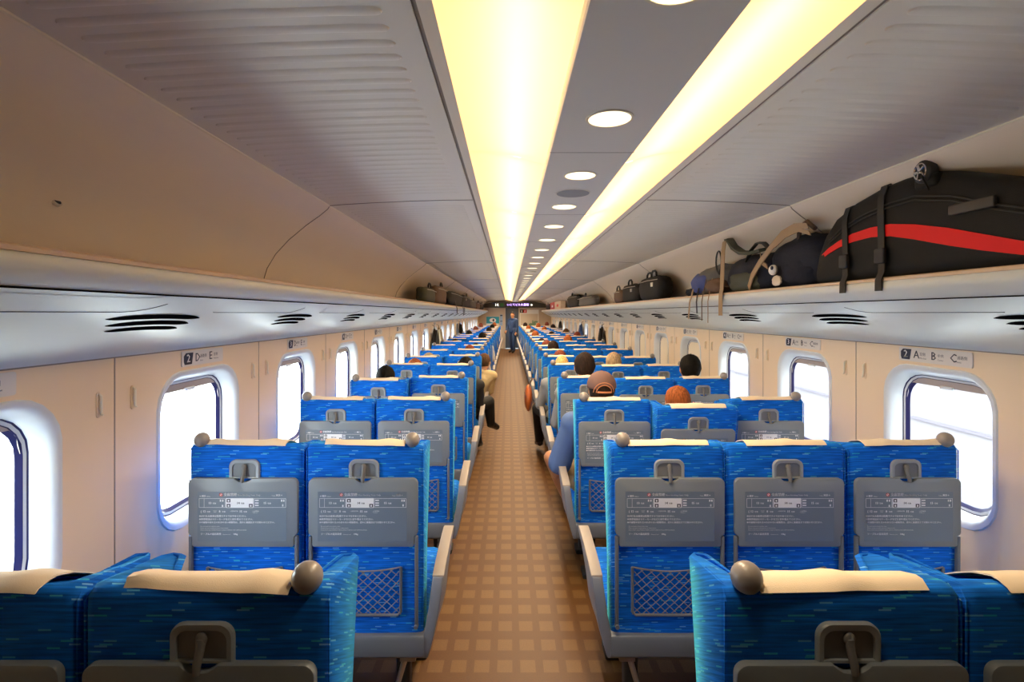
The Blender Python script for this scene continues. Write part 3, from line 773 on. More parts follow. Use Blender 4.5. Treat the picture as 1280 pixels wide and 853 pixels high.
def make_seat(letter):
    cx,w,knob,arm=SEATS[letter]
    root=empty('train_seat',(0,0,0))
    back=backrest_geo(w).build('backrest',M['fabric'],root,smooth=45)
    # piping seams down the back corners
    mb=MB()
    for sx in (-1,1):
        mb=MB(); mb.tube([(sx*(w/2-.003),.008,.37),(sx*(w/2-.002),.007,.7),(sx*(w/2-.002),.007,1.068),(sx*(w/2-.008),.03,1.089),(sx*(w/2-.010),.12,1.074)],.0022,5)
        mb.build('piping',M['fabric'],back)
    # white cloth over the top
    mb=MB(); cw=.315; nx=14; top=[];rnd=random.Random(ord(letter))
    ph=rnd.random()*6; amp=.0038
    path=[(.003,1.0895),(.009,1.0945),(.020,1.098),(.036,1.098),(.075,1.085),(.11,1.066),(.145,1.045),(.157,.98),(.155,.88)]
    def lvl(off):
        rows=[]
        for q,(y,z) in enumerate(path):
            r=[]
            for k in range(nx+1):
                u=-1+2*k/nx
                lift=amp*(math.sin(u*4+ph+q*.4)+.6*math.sin(u*9+ph*2))*(1 if q in (1,2,3,4) else .35)
                skew=.012*u*math.sin(ph)
                ins=-.03*(1 if q>=1 and q<6 else .0)*0
                r.append((u*(cw/2+ins),y+(skew if q<2 else 0)-off*(1 if q<2 else 0)+(off if q>=6 else 0),z+max(0,lift)+off*(1 if 2<=q<6 else 0)))
            rows.append(r)
        return rows
    a=lvl(.0045);b=lvl(.0015); n=nx+1
    vs=[p for r in a for p in r]+[p for r in b for p in r]; fs=[]
    o=len(path)*n
    for i in range(len(path)-1):
        for k in range(nx):
            fs.append((i*n+k,i*n+k+1,(i+1)*n+k+1,(i+1)*n+k)); fs.append((o+i*n+k,o+(i+1)*n+k,o+(i+1)*n+k+1,o+i*n+k+1))
    for k in range(nx): fs.append((k,o+k,o+k+1,k+1))
    for i in range(len(path)-1):
        fs.append((i*n,(i+1)*n,o+(i+1)*n,o+i*n)); fs.append((i*n+nx,o+i*n+nx,o+(i+1)*n+nx,(i+1)*n+nx))
    mb.add(vs,fs); mb.build('headrest_cover',M['cover'],back,smooth=60)
    if knob:
        mb=MB(); mb.ell((knob*(w/2-.045),.014,1.108),.0285,.0285,.029,24,14); mb.build('grab_knob',M['knob'],back,smooth=80)
    # latch set in the upper back
    lc=1.000
    mb=MB()
    o=[(.058,-.036)]+[(.058-.026+.026*math.cos(a),.037-.026+.026*math.sin(a)) for a in [PI/2*k/6 for k in range(7)]]+[(-.058+.026-.026*math.sin(a),.037-.026+.026*math.cos(a)) for a in [PI/2*k/6 for k in range(7)]]+[(-.058,-.036)]
    i_=[(u*.80,v*.72-.004) for u,v in o]
    R=lambda pts,y:[(u,y,lc+v) for u,v in pts]
    i_=[(u*.80,v*.74-.003) for u,v in o]
    mb.loft([R(o,.002),R(o,-.010),R([(u*.95,v*.95) for u,v in o],-.013),R(i_,-.012),R(i_,-.002)],False,False)
    lt=mb.build('table_latch',M['latch'],root,smooth=40)
    mb=MB(); mb.add(R(i_,-.0058),[tuple(range(len(i_)))]); mb.build('latch_recess',M['recess'],lt,smooth=0)
    mb=MB(); mb.tube([(0,-.007,lc+.014),(0,-.011,lc+.008),(0,-.016,lc-.012),(0,-.025,lc-.030),(0,-.0265,lc-.046)],[.005,.009,.0075,.0075,.006],10); mb.ell((0,-.011,lc+.008),.011,.007,.013,12,8)
    mb.build('latch_hook',M['hook'],lt)
    # folded tray
    tw=.418 if letter!='A' else .402
    zt,zb=.968,.706
    o=[]
    hw=tw/2
    for k in range(7): a=PI/2*k/6; o.append((hw-.022+.022*math.cos(a),zt-.022+.022*math.sin(a)))
    o+= [(.034,zt),(.028,zt-.006),(.016,zt-.013),(0,zt-.015),(-.016,zt-.013),(-.028,zt-.006),(-.034,zt)]
    for k in range(7): a=PI/2*k/6; o.append((-hw+.022-.022*math.sin(a),zt-.022+.022*math.cos(a)))
    o+=[(-hw,zb+.055),(-hw+.004,zb+.046),(-hw+.014,zb+.040),(-hw+.014,zb+.006),(-hw+.020,zb),(hw-.020,zb),(hw-.014,zb+.006),(hw-.014,zb+.040),(hw-.004,zb+.046),(hw,zb+.055)]
    mb=MB(); mb.prism(o,lambda u,v,a:(u,a,v),-.022,-.004); tray=mb.build('tray_table',M['tray'],root,smooth=30,bevel=.003)
    # printed notice
    if 'notice' not in _tc:
        mb=MB(); N=-.0228
        F=lambda d:(lambda u,v:(u,N-d,v))
        def rect(u0,u1,v0,v1,d,mi): mb.mi=mi; mb.add([F(d)(u0,v0),F(d)(u1,v0),F(d)(u1,v1),F(d)(u0,v1)],[(0,1,2,3)])
        rect(-.172,.168,.728,.918,.0,0)
        def frame(u0,u1,v0,v1,t=.0012):
            for q in ((u0,u1,v1-t,v1),(u0,u1,v0,v0+t),(u0,u0+t,v0,v1),(u1-t,u1,v0,v1)): rect(*q,.0004,1)
        # top line
        mb.mi=2
        ring=lambda r:[(-.082+r*math.cos(2*PI*j/18),.9065+r*math.sin(2*PI*j/18)) for j in range(18)]
        a,b=ring(.0066),ring(.0045)
        mb.loft([[F(.0006)(*p) for p in a],[F(.0006)(*p) for p in b]],False,False)
        mb.add([F(.0007)(-.0865,.9095),F(.0007)(-.085,.911),F(.0007)(-.0775,.9035),F(.0007)(-.079,.902)],[(0,1,2,3)])
        mb.mi=1; mb.add([F(.0003)(*p) for p in ring(.0046)],[tuple(range(18))])
        T=lambda s_,sz,u,v,al='LEFT',bo=.00045,mi=1:(setattr(mb,'mi',mi),put_text(mb,s_,sz,u,v,F(.0008),al,bo))
        T('全席禁煙',.0125,-.071,.9065); T('Non-Smoking Seats Only',.0085,-.018,.905,bo=.0001)
        T('←博多',.0085,-.164,.901); T('Hakata',.0055,-.137,.900,bo=0)
        T('Tokyo',.0055,.112,.903,bo=0); T('東京→',.0085,.128,.9045)
        frame(-.166,-.066,.8575,.8925); frame(.044,.166,.8575,.8925); frame(-.166,-.146,.8575,.8925)
        rect(-.064,.042,.8565,.8935,.0004,1)
        T('13',.012,-.130,.8745); T('号車',.0068,-.114,.873)
        T('14',.012,-.022,.8745,mi=3); T('号車',.0068,-.006,.873,mi=3)
        T('15',.012,.080,.8745); T('号車',.0068,.096,.873)
        for u,v in ((-.053,.884),(-.053,.865),(.032,.865)): rect(u-.007,u+.007,v-.0065,v+.0065,.0006,3); rect(u-.003,u+.003,v-.004,v+.003,.0009,1)
        for u in (.050,.056): 
            for v in (.885,.875,.866): rect(u-.002,u+.006,v-.0022,v+.0022,.0006,1)
        for u,v in ((-.084,.884),(-.075,.884),(-.076,.864),(.150,.884),(.158,.884),(.154,.866)): rect(u-.0025,u+.0025,v-.004,v+.004,.0006,1)
        T('(',.012,-.160,.8425); T('12',.012,-.152,.8425); T('号車',.0068,-.136,.841)
        rect(-.112,-.098,.8445,.8455,.0006,1); rect(-.110,-.100,.840,.841,.0006,1)
        T('8',.012,-.090,.8425); T('号車',.0068,-.078,.841); T('=自動販売機',.0055,-.048,.8435,bo=0); T('15',.012,-.012,.8425); T('号車',.0068,.004,.841); T('=公衆電話',.0055,.038,.8435,bo=0); T('Telephone',.0045,.038,.838,bo=0)
        T('●かけ込み乗車は危険ですのでおやめください。',.0085,-.166,.8245,bo=.0005)
        T('●携帯電話はマナーモードなどに切り替えてください。',.0085,-.166,.8125,bo=.0005)
        T('●不審物や持ち主のわからない荷物等は、直ちに乗務員までお知らせください。',.0082,-.166,.8005,bo=.0005)
        T('Do not rush to board the train.',.0058,-.160,.786,bo=0)
        T('Please set your mobile phone to silent mode.',.0058,-.160,.779,bo=0)
        T('If you notice any unclaimed object, please notify the train staff immediately.',.0058,-.160,.772,bo=0)
        T('テーブルの最高荷重',.0088,-.160,.756); T('Maximum load',.005,-.075,.755,bo=0); T('10kg',.0088,-.035,.756)
        no=mb.build('printed_notice',[M['notice'],M['white'],M['red'],M['ink']],tray,smooth=0,normals=False); _tc['notice']=no
        # all printed faces look backwards
    else:
        c=_tc['notice'].copy(); COL.objects.link(c); c.parent=tray
    # tray arms
    for sx in (-1,1):
        mb=MB(); xx=sx*(hw-.006)
        mb.rbox(xx-.0065,xx+.0065,-.020,-.004,.395,.745,.004); mb.tube([(xx,-.006,.400),(xx,-.026,.400)],.008,10)
        mb.build('tray_arm',M['grey'],root)
    # net pocket
    nw,zt2,zb2=.285,.622,.440
    mb=MB(); P=[(-nw/2,-.008,zt2),(-nw/2,-.012,zb2+.012),(-nw/2+.012,-.012,zb2),(nw/2-.012,-.012,zb2),(nw/2,-.012,zb2+.012),(nw/2,-.008,zt2)]
    mb.tube(P,.0055,8); pk=mb.build('seat_pocket',M['grey'],root)
    mb=MB()
    cells=8; sag=lambda x:.010*(1-(2*x/nw)**2)
    def bul(x,z): return -.007-.013*(1-(2*x/nw)**2)*(.4+.6*(z-zb2)/(zt2-zb2))
    step=nw/cells; H=zt2-zb2
    for d in (-1,1):
        for k in range(-7,cells+8):
            pts=[]
            for q in range(13):
                z=zb2+H*q/12; x=-nw/2+k*step+d*(z-zb2)*.82*1.25
                if -nw/2-1e-6<=x<=nw/2+1e-6:
                    z2=z-sag(x)*(q/12); pts.append((x,bul(x,z),z2))
            if len(pts)>1: mb.tube(pts,.0017,4,False)
    mb.tube([(-nw/2+nw*k/12,bul(-nw/2+nw*k/12,zt2),zt2-sag(-nw/2+nw*k/12)) for k in range(13)],.0032,6)
    mb.build('pocket_net',M['net'],pk)
    # cushion
    mb=MB(); mb.rbox(-w/2+.008,w/2-.008,.13,.60,.315,.435,.035,3); mb.build('seat_cushion',M['fabric'],root,smooth=60)
    # lower shroud and legs
    mb=MB(); o=[(-.024,.350),(-.020,.362),(.0,.366),(.10,.330),(.55,.33),(.57,.30),(.55,.285),(.03,.272),(-.012,.274),(-.024,.286)]
    mb.prism(o,lambda u,v,a:(a,u,v),-w/2-.006,w/2+.006); mb.build('base_shroud',M['grey'],root,smooth=30,bevel=.003)
    for yy,top,bot in ((.12,.30,.16),(.44,.30,.40)):
        mb=MB()
        lx=(w/2-.10)*(arm if arm else 1)*(1 if arm else .0)
        mb.loft([[(lx+u,y0+v,z) for u,v in rrect(ww,dd,.012,3)] for z,ww,dd,y0 in ((.29,.07,.10,yy+.03),(.16,.055,.07,yy+.015),(.03,.055,.07,yy),(.025,.10,.12,yy),(0,.10,.12,yy))])
        mb.build('leg',M['dark'],root,smooth=35)
    if arm:
        mb=MB(); mb.tube([(arm*(w/2-.07),.02,.27),(arm*(w/2-.11),.03,.13),(arm*(w/2-.115),.06,.03)],[.012,.010,.010],8); mb.box(*(sorted((arm*(w/2-.03),arm*(w/2-.09)))),-.004,.03,.255,.275)
        mb.build('pedal_bar',M['metal'],root)
    else:
        mb=MB(); mb.box(-w/2+.05,w/2-.05,.16,.42,.02,.25); mb.build('shade_block',M['dark'],root,bevel=.008)  # added dark block standing in for the shadow under the seat
    # armrests
    def armrest(ax,th,full):
        if full:
            sg=1 if ax>0 else -1; e=w/2
            st=[((.378,.618),(.372,.600),.078),((.34,.629),(.335,.590),.078),((.20,.616),(.215,.556),.078),((.08,.598),(.14,.520),.078),((.0,.580),(.115,.490),.077),
                ((-.014,.54),(.108,.46),.073),((-.015,.44),(.108,.41),.060),((-.016,.36),(.115,.36),.043),((-.018,.30),(.115,.30),.027),((-.012,.272),(.10,.275),.018)]
            mb=MB(); mb.loft([[(sg*(e+xo),*p),(sg*(e+xo),*q),(sg*(e+max(.001,xo-.042)),*q),(sg*(e+max(.001,xo-.042)),*p)] for p,q,xo in st])
            a=mb.build('armrest',M['arm'],root,smooth=50,bevel=.006,bseg=3)
            mb=MB(); mb.loft([[(sg*(e+.0795),y,z-.004),(sg*(e+.0795),y,z+.006),(sg*(e+.0345),y,z+.006),(sg*(e+.0345),y,z-.004)] for y,z in ((.002,.580),(.08,.598),(.20,.616),(.30,.625),(.345,.627),(.372,.620))])
            mb.build('armrest_pad',M['pad'],a,smooth=40,bevel=.003)
        else:
            o=[(.13,.575),(.30,.588),(.46,.588),(.50,.575),(.50,.55),(.46,.535),(.30,.53),(.16,.50),(.13,.50)]
            mb=MB(); mb.prism(o,lambda u,v,a:(a,u,v),ax-th/2,ax+th/2); a=mb.build('armrest',M['arm'],root,smooth=32,bevel=.008)
            oo=[(.135,.58),(.30,.596),(.46,.596),(.49,.582),(.46,.584),(.30,.584)]
            mb=MB(); mb.prism(oo,lambda u,v,a:(a,u,v),ax-th/2-.002,ax+th/2+.002); mb.build('armrest_pad',M['pad'],a,smooth=32,bevel=.003)
    if arm: armrest(arm*(w/2+.030),.052,True)
    if letter in 'EA': armrest((-1 if letter=='E' else 1)*(w/2+.026),.045,False)
    if letter in 'DB': armrest((-1)*(w/2+.004),.030,False)
    if letter=='B': armrest((1)*(w/2+.004),.030,False)
    return root
UPRIGHT=('backrest','tray_table','table_latch','tray_arm','seat_pocket')
RECL={(3,'B'):10,(3,'C'):1,(4,'E'):6,(4,'B'):3,(4,'A'):2,(5,'D'):2,(5,'B'):5,(5,'A'):4,(6,'C'):3,(6,'E'):5,(6,'B'):6,(6,'A'):7,(7,'C'):2,(7,'E'):4}
OCC={}  # filled by the passenger table for the labels
protos={}
def seat_label(n,L):
    p,side=PLACE[L]; extra=''
    return 'blue seat %s in the %s row from the camera, %s'%(p,ORD[n],side)
rr=random.Random(3)
for L in 'DECBA':
    protos[L]=make_seat(L)
for n in range(1,ROWS+1):
    for L in 'DECBA':
        loc=(SEATS[L][0],row_y(n),0)
        if n==1: r=protos[L]; r.location=loc
        else: r=dup(protos[L],loc)
        tag(r,seat_label(n,L),'seat','blue train seats in rows')
for n in range(3,ROWS+1):
    pass
def recline(root,deg):
    if not deg: return
    R=Matrix.Translation((0,.08,.36))@Matrix.Rotation(math.radians(deg),4,'X')@Matrix.Translation((0,-.08,-.36))
    for c in root.children:
        if c.name.split('.')[0] in UPRIGHT: c.matrix_basis=R
seat_by={}
for o in list(COL.objects):
    if o.name.startswith('train_seat'):
        n=round((o.location.y-.94)/PITCH)+1; L=min(SEATS,key=lambda q:abs(SEATS[q][0]-o.location.x)); seat_by[(n,L)]=o
for (n,L),o in seat_by.items():
    d=RECL.get((n,L), rr.choice((0,0,0,1.5,3,5)) if n>=7 else 0)
    recline(o,d)

# ------------------------------------------------------------------ PEOPLE
def remesh(mb,name,mat,parent,voxel,smooth_it=2):
    o=mb.build('tmp',mat,None,smooth=0)
    m=o.modifiers.new('r','REMESH'); m.mode='VOXEL'; m.voxel_size=voxel
    s=o.modifiers.new('s','SMOOTH'); s.iterations=smooth_it; s.factor=.5
    dg=bpy.context.evaluated_depsgraph_get(); me=bpy.data.meshes.new_from_object(o.evaluated_get(dg))
    bpy.data.objects.remove(o); me.name=name
    me.materials.clear(); me.materials.append(mat); me.shade_smooth()
    q=bpy.data.objects.new(name,me); COL.objects.link(q)
    if parent: q.parent=parent
    return q
BASE=dict(pelvis=(0,0,.10),chest=(0,-.02,.40),neck=(0,-.01,.555),head=(0,.025,.695),
  shL=(-.175,-.02,.485),shR=(.175,-.02,.485),elL=(-.225,.05,.235),elR=(.225,.05,.235),wrL=(-.13,.27,.185),wrR=(.13,.27,.185),
  hipL=(-.09,.02,.08),hipR=(.09,.02,.08),knL=(-.12,.43,.095),knR=(.12,.43,.095),anL=(-.12,.43,-.34),anR=(.12,.43,-.34),
  toL=(-.13,.58,-.385),toR=(.13,.58,-.385),hdL=None,hdR=None)
def sub(a,b): return Vector(a)-Vector(b)
def hand_caps(mb,wr,direc,palmn,side):
    wr=Vector(wr); d=Vector(direc).normalized(); n=Vector(palmn); n=(n-d*n.dot(d)).normalized(); t=d.cross(n)*side
    kn=wr+d*.085
    for k,off in enumerate((-.03,-.010,.010,.030)): mb.capsule(wr+t*off*.5,kn+t*off,.016,.012,8)
    for k,(off,ln) in enumerate(((-.031,.060),(-.0105,.074),(.0105,.080),(.031,.070))):
        p=kn+t*off; q=p+(d*.8+n*.45).normalized()*ln*.5; r=q+(d*.25+n*.95).normalized()*ln*.5
        mb.capsule(p,q,.0095,.0085,8); mb.capsule(q,r,.0085,.007,8)
    th0=wr+d*.025+t*.025; th1=th0+(d*.6+t*.75+n*.2).normalized()*.045; th2=th1+(d*.9+n*.35).normalized()*.032
    mb.capsule(th0,th1,.014,.0105,8); mb.capsule(th1,th2,.0105,.0085,8)
def make_person(J,hair,skin='skin',shirt='shirt_grey',pants='trouser',shoe='shoe',sleeve='long',shorts=False,hat=None,turn=0,bald=False,voxel=.009):
    P=dict(BASE); P.update(J)
    root=empty('person',(0,0,0))
    hd=Vector(P['head']); Rz=Matrix.Rotation(math.radians(turn),3,'Z')
    mb=MB()
    H=lambda x,y,z: tuple(hd+Rz@Vector((x,y,z)))
    tmp=MB(); tmp.ell((0,0,0),.076,.095,.112,28,20,lambda d:1-.10*max(0,-d.z)*(1-max(0,d.y)*.6)+.02*max(0,-d.y)*max(0,d.z+.3))
    mb.add([H(*p) for p in tmp.v],tmp.f)
    for c,r in (((0,.088,-.015),(.012,.020,.017)),((0,.090,.0),(.009,.014,.024)),((0,.055,-.085),(.035,.034,.028)),((0,.080,-.052),(.024,.014,.010)),((0,.084,.022),(.045,.010,.008)),((.046,.06,-.02),(.022,.024,.022)),((-.046,.06,-.02),(.022,.024,.022)),((.077,-.005,-.005),(.010,.020,.032)),((-.077,-.005,-.005),(.010,.020,.032))):
        t=MB(); t.ell((0,0,0),*r,14,10); mb.add([H(p[0]+c[0],p[1]+c[1],p[2]+c[2]) for p in t.v],t.f)
    nk=Vector(P['neck']); ch=Vector(P['chest']); pv=Vector(P['pelvis'])
    mb.capsule(nk-Vector((0,0,.05)),hd+Vector((0,-.015,-.06)),.058,.054)
    def torso(m,g):
        m.capsule(pv+Vector((-.06,0,0)),pv+Vector((.06,0,0)),.115+g,.115+g); mid=(pv+ch)/2
        m.capsule(pv,mid,.125+g,.125+g); m.capsule(mid+Vector((-.05,0,0)),ch+Vector((-.07,.0,.0)),.105+g,.112+g); m.capsule(mid+Vector((.05,0,0)),ch+Vector((.07,0,0)),.105+g,.112+g)
        m.capsule(P['shL'],nk-Vector((.03,0,.045)),.062+g,.06+g); m.capsule(P['shR'],nk-Vector((-.03,0,.045)),.062+g,.06+g)
        m.capsule(P['shL'],ch+Vector((-.08,0,0)),.06+g,.10+g); m.capsule(P['shR'],ch+Vector((.08,0,0)),.06+g,.10+g)
    torso(mb,0)
    for q in 'LR':
        sh,el,wr,hp,kn,an,to=[Vector(P[k+q]) for k in ('sh','el','wr','hip','kn','an','to')]
        mb.capsule(sh,el,.052,.042); mb.capsule(el,wr,.041,.027)
        dr=P['hd'+q] or tuple(wr-el); hand_caps(mb,wr,dr,(0,.15,-1),1 if q=='L' else -1)
        mb.capsule(hp,kn,.082,.056); mb.capsule(kn,kn.lerp(an,.35),.055,.054); mb.capsule(kn.lerp(an,.35),an,.054,.036); mb.capsule(an,to,.036,.028)
    body=remesh(mb,'body',M[skin],root,voxel)
    # clothes
    mb=MB(); torso(mb,.014)
    for q in 'LR':
        sh,el,wr=[Vector(P[k+q]) for k in ('sh','el','wr')]
        if sleeve=='long': mb.capsule(sh,el,.064,.055); mb.capsule(el,el.lerp(wr,.93),.054,.037)
        else: mb.capsule(sh,sh.lerp(el,.80),.066,.082)
    # open the neck: nothing above the collar
    so=remesh(mb,'shirt',M[shirt],root,.011,3)
    mb=MB(); nkd=(hd-nk).normalized()
    t=MB(); rg=[]
    ax=nkd.cross(Vector((0,1,0))).normalized(); ay=ax.cross(nkd)
    for h,r in ((-.012,.074),(.018,.070),(.022,.064),(-.005,.062)): rg.append([tuple(nk+nkd*h+ax*(r*math.cos(2*PI*k/20))+ay*(r*math.sin(2*PI*k/20))) for k in range(20)])
    mb.loft(rg,False,False); mb.build('collar',M[shirt],so,smooth=60)
    mb=MB(); mb.capsule(pv+Vector((-.06,0,-.01)),pv+Vector((.06,0,-.01)),.130,.130)
    for q in 'LR':
        hp,kn,an=[Vector(P[k+q]) for k in ('hip','kn','an')]
        mb.capsule(hp,kn if not shorts else hp.lerp(kn,.66),.100,.074 if not shorts else .084)
        if not shorts: mb.capsule(kn,an.lerp(kn,.06),.072,.056)
        else: mb.capsule(hp.lerp(kn,.6),hp.lerp(kn,.72),.085,.082)
    remesh(mb,'trousers',M[pants],root,.012,2)
    for q in 'LR':
        an,to=Vector(P['an'+q]),Vector(P['to'+q]); mb=MB()
        dn=Vector((0,0,-.02)) if abs((to-an).z)<.2 else Vector((0,0,0))
        hl=an-(to-an).normalized()*.03
        mb.capsule(an+Vector((0,0,-.01)),an,.046,.044); mb.capsule(hl+Vector((0,0,-.02)),to,.040,.036); mb.capsule(an.lerp(to,.4),to,.046,.040)
        remesh(mb,'shoe',M[shoe],root,.009,2)
    for sx in (-1,1):
        mb=MB(); mb.ell(H(sx*.030,.0845,.010),.012,.008,.008,12,8); mb.build('eye',M['eye'],body)
    if hair and not bald:
        t=MB(); t.ell((0,-.014,.020),.086,.100,.106,36,24,lambda d:1+.05*noise.noise(d*4)+.03*noise.noise(d*13))
        vs=[];keep=[]
        for p in t.v: vs.append(p)
        ok=lambda p: not (p[1]>.028 and p[2]<.055) and not (p[2]<-.062) and not (abs(p[0])>.05 and p[1]>-.005 and p[2]<.0)
        mb=MB(); mb.add([H(*p) for p in t.v],[f for f in t.f if all(ok(t.v[i]) for i in f)])
        ho=mb.build('hair',M[hair],root,smooth=0,normals=False); ho.data.shade_smooth()
    if bald:
        mb=MB(); t=MB(); t.ell((0,-.006,.010),.0795,.0985,.1075,32,20)
        ok=lambda p: not (p[1]>.045 and p[2]<.07) and p[2]>-.05 and not (abs(p[0])>.05 and p[1]>-.01 and p[2]<.0)
        mb.add([H(*p) for p in t.v],[f for f in t.f if all(ok(t.v[i]) for i in f)])
        ho=mb.build('hair',M[hair],root,smooth=0,normals=False); ho.data.shade_smooth()
    if hat:
        mb=MB(); t=MB(); t.ell((0,-.012,.034),.092,.108,.094,36,24)
        ok=lambda p: p[2]>.012 and not (p[1]<-.07 and p[2]<.042 and abs(p[0])<.042 and (p[0]/.042)**2+((p[2]-.0)/.042)**2<1)
        mb.add([H(*p) for p in t.v],[f for f in t.f if all(ok(t.v[i]) for i in f)])
        cp=mb.build('cap',M[hat],root,smooth=0,normals=False); cp.data.shade_smooth()
        sd=cp.modifiers.new('s','SOLIDIFY'); sd.thickness=.004; sd.offset=1
        mb=MB(); rg=[]
        for k in range(13):
            a=-1.05+2.1*k/12; x,y=.088*math.sin(a),-.012+.104*math.cos(a); e=.072*math.cos(a*1.2)**.6 if abs(a*1.2)<PI/2 else 0.0
            rg.append([H(x,y-.005,.012),H(x*1.02,y+e,-.004-.012*abs(math.sin(a))),H(x*1.02,y+e,-.008-.012*abs(math.sin(a))),H(x,y-.005,.006)])
        mb.loft(rg); mb.build('cap_brim',M[hat],cp,smooth=60)
        mb=MB()
        for r,zz in ((.050,.0),(.066,.0)):
            pts=[]
            for k in range(15):
                a=PI*k/14; x=r*math.cos(a); z=r*math.sin(a); q=1-(x/.0935)**2-((z-.034)/.0955)**2
                pts.append(H(x,-.012-.1105*math.sqrt(max(0,q))-.002,z))
            mb.tube(pts,.0028,6)
        mb.tube([H(.094*math.sin(a),-.012-.110*math.cos(a),.004) for a in [-.48+.96*k/8 for k in range(9)]],.006,6)
        mb.build('cap_strap',M['capline'],cp)
        mb=MB(); mb.ell(H(0,-.012,.130),.008,.008,.005,10,6); mb.build('cap_button',M[hat],cp)
    return root
def lean(J,dx,dz=0):
    P=dict(BASE); P.update(J); out={}
    for k,v in P.items():
        if v is None: out[k]=None; continue
        if k in ('chest','neck','head','shL','shR','elL','elR','wrL','wrR'):
            t=min(1.3,max(0,v[2]-.1)/.6); out[k]=(v[0]+dx*t,v[1],v[2]+dz*t)
        else: out[k]=v
    return out
def seat_person(root,n,L,top,label,dx=0,y=.27,base_top=.81):
    s=(top-.425)/base_top
    root.location=(SEATS[L][0]+dx,row_y(n)+y,.425); root.scale=(max(.92,min(1.08,s)),max(.92,min(1.08,s)),s)
    tag(root,label,'person','seated passengers'); return root

# the man with the cap, elbow on the aisle armrest
p=make_person(dict(shL=(-.20,-.02,.49),elL=(-.290,.07,.135),wrL=(-.20,.30,.15),elR=(.20,.08,.25),wrR=(.05,.27,.16),knL=(-.30,.42,.135),anL=(-.10,.40,-.335),toL=(-.10,.55,-.385)),
   'hair_dark',skin='skin_tan',shirt='shirt_blue',pants='khaki',shorts=True,sleeve='short',hat='cap',shoe='shoebrown')
seat_person(p,3,'C',1.235,'man in a brown cap and blue shirt resting his elbow on the aisle armrest',dx=-.02,base_top=.832)
# passenger with crossed black-trousered legs out in the aisle
p=make_person(lean(dict(knR=(.15,.44,.10),anR=(.20,.55,-.34),toR=(.22,.70,-.385),knL=(.34,.42,.20),anL=(.36,.56,-.10),toL=(.43,.68,-.17),hipL=(-.07,.02,.10)),.10,-.03),
   'hair_black',shirt='jacket',pants='trouser',shoe='shoe',turn=-20)
seat_person(p,5,'D',1.165,'passenger in a black jacket with crossed black-trousered legs out in the aisle',dx=.02)
# man in the cream shirt leaning into the aisle
p=make_person(lean(dict(),.20,-.05),'hair_brown',shirt='shirt_cream',pants='trouser',turn=-25)
seat_person(p,6,'D',1.135,'brown-haired man in a cream shirt leaning into the aisle',dx=.07)
# passenger with knees out on the other side
p=make_person(dict(knL=(-.25,.46,.12),anL=(-.22,.60,-.34),toL=(-.24,.75,-.385),elL=(-.25,.04,.23),wrL=(-.22,.27,.19)),'hair_blond',shirt='shirt_grey',pants='trouser',bald=True)
seat_person(p,5,'C',1.155,'pale balding passenger with black trousers, aisle seat behind the orange bag',dx=-.06)
# generic sitters, one body each for a few hair and shirt kinds
GEN={}
def generic(hair,shirt,bald=False,skin='skin'):
    k=(hair,shirt,bald,skin)
    if k in GEN: return None,k
    if GEN:
        src=next(iter(GEN.values()))
        r=dup(src)
        for c in r.children:
            b=c.name.split('.')[0]
            if b in ('hair','shirt','body'):
                c.data=c.data.copy(); mat=M[{'hair':hair,'shirt':shirt,'body':skin}[b]]; c.data.materials[0]=mat
        GEN[k]=r
    else:
        GEN[k]=make_person(dict(),hair,skin=skin,shirt=shirt,bald=bald,voxel=.01)
    return GEN[k],k
def sitter(n,L,top,hair,shirt,label,dx=0,y=.27,bald=False):
    r,k=generic(hair,shirt,bald)
    if r is None: r=dup(GEN[k])
    seat_person(r,n,L,top,label,dx,y); return r
HN={'hair_black':'black-haired','hair_dark':'dark-haired','hair_brown':'brown-haired','hair_auburn':'auburn-haired','hair_red':'red-brown-haired','hair_grey':'grey-blond','hair_blond':'pale-haired'}
SP=[(4,'A',1.245,'hair_black','shirt_white'),(4,'C',1.262,'hair_dark','shirt_grey'),(3,'B',1.125,'hair_auburn','shirt_white'),(5,'B',1.185,'hair_grey','shirt_grey'),
 (4,'E',1.150,'hair_black','shirt_grey'),(5,'E',1.120,'hair_auburn','shirt_white'),(6,'E',1.10,'hair_grey','shirt_white'),(7,'D',1.135,'hair_red','shirt_grey'),
 (6,'C',1.135,'hair_red','shirt_white'),(7,'C',1.195,'hair_dark','shirt_white'),(9,'B',1.19,'hair_auburn','shirt_white'),(8,'C',1.15,'hair_red','shirt_grey'),(8,'D',1.10,'hair_black','shirt_white'),
 (9,'C',1.13,'hair_dark','shirt_grey'),(9,'E',1.12,'hair_dark','shirt_grey'),(10,'D',1.20,'hair_black','shirt_white'),(11,'D',1.16,'hair_brown','shirt_white'),(11,'C',1.20,'hair_auburn','shirt_grey'),(11,'A',1.18,'hair_red','shirt_white'),
 (12,'E',1.18,'hair_black','shirt_white'),(12,'B',1.15,'hair_dark','shirt_grey'),(13,'C',1.17,'hair_brown','shirt_white'),(13,'A',1.19,'hair_brown','shirt_white'),(14,'D',1.2,'hair_dark','shirt_grey'),
 (15,'E',1.2,'hair_red','shirt_white'),(15,'B',1.19,'hair_auburn','shirt_grey'),(16,'C',1.2,'hair_auburn','shirt_white'),(17,'D',1.22,'hair_black','shirt_white'),(17,'A',1.22,'hair_dark','shirt_grey'),(18,'E',1.24,'hair_red','shirt_white'),
 (18,'B',1.24,'hair_auburn','shirt_white'),(19,'D',1.25,'hair_auburn','shirt_white'),(19,'C',1.24,'hair_dark','shirt_grey'),(20,'A',1.24,'hair_red','shirt_white')]
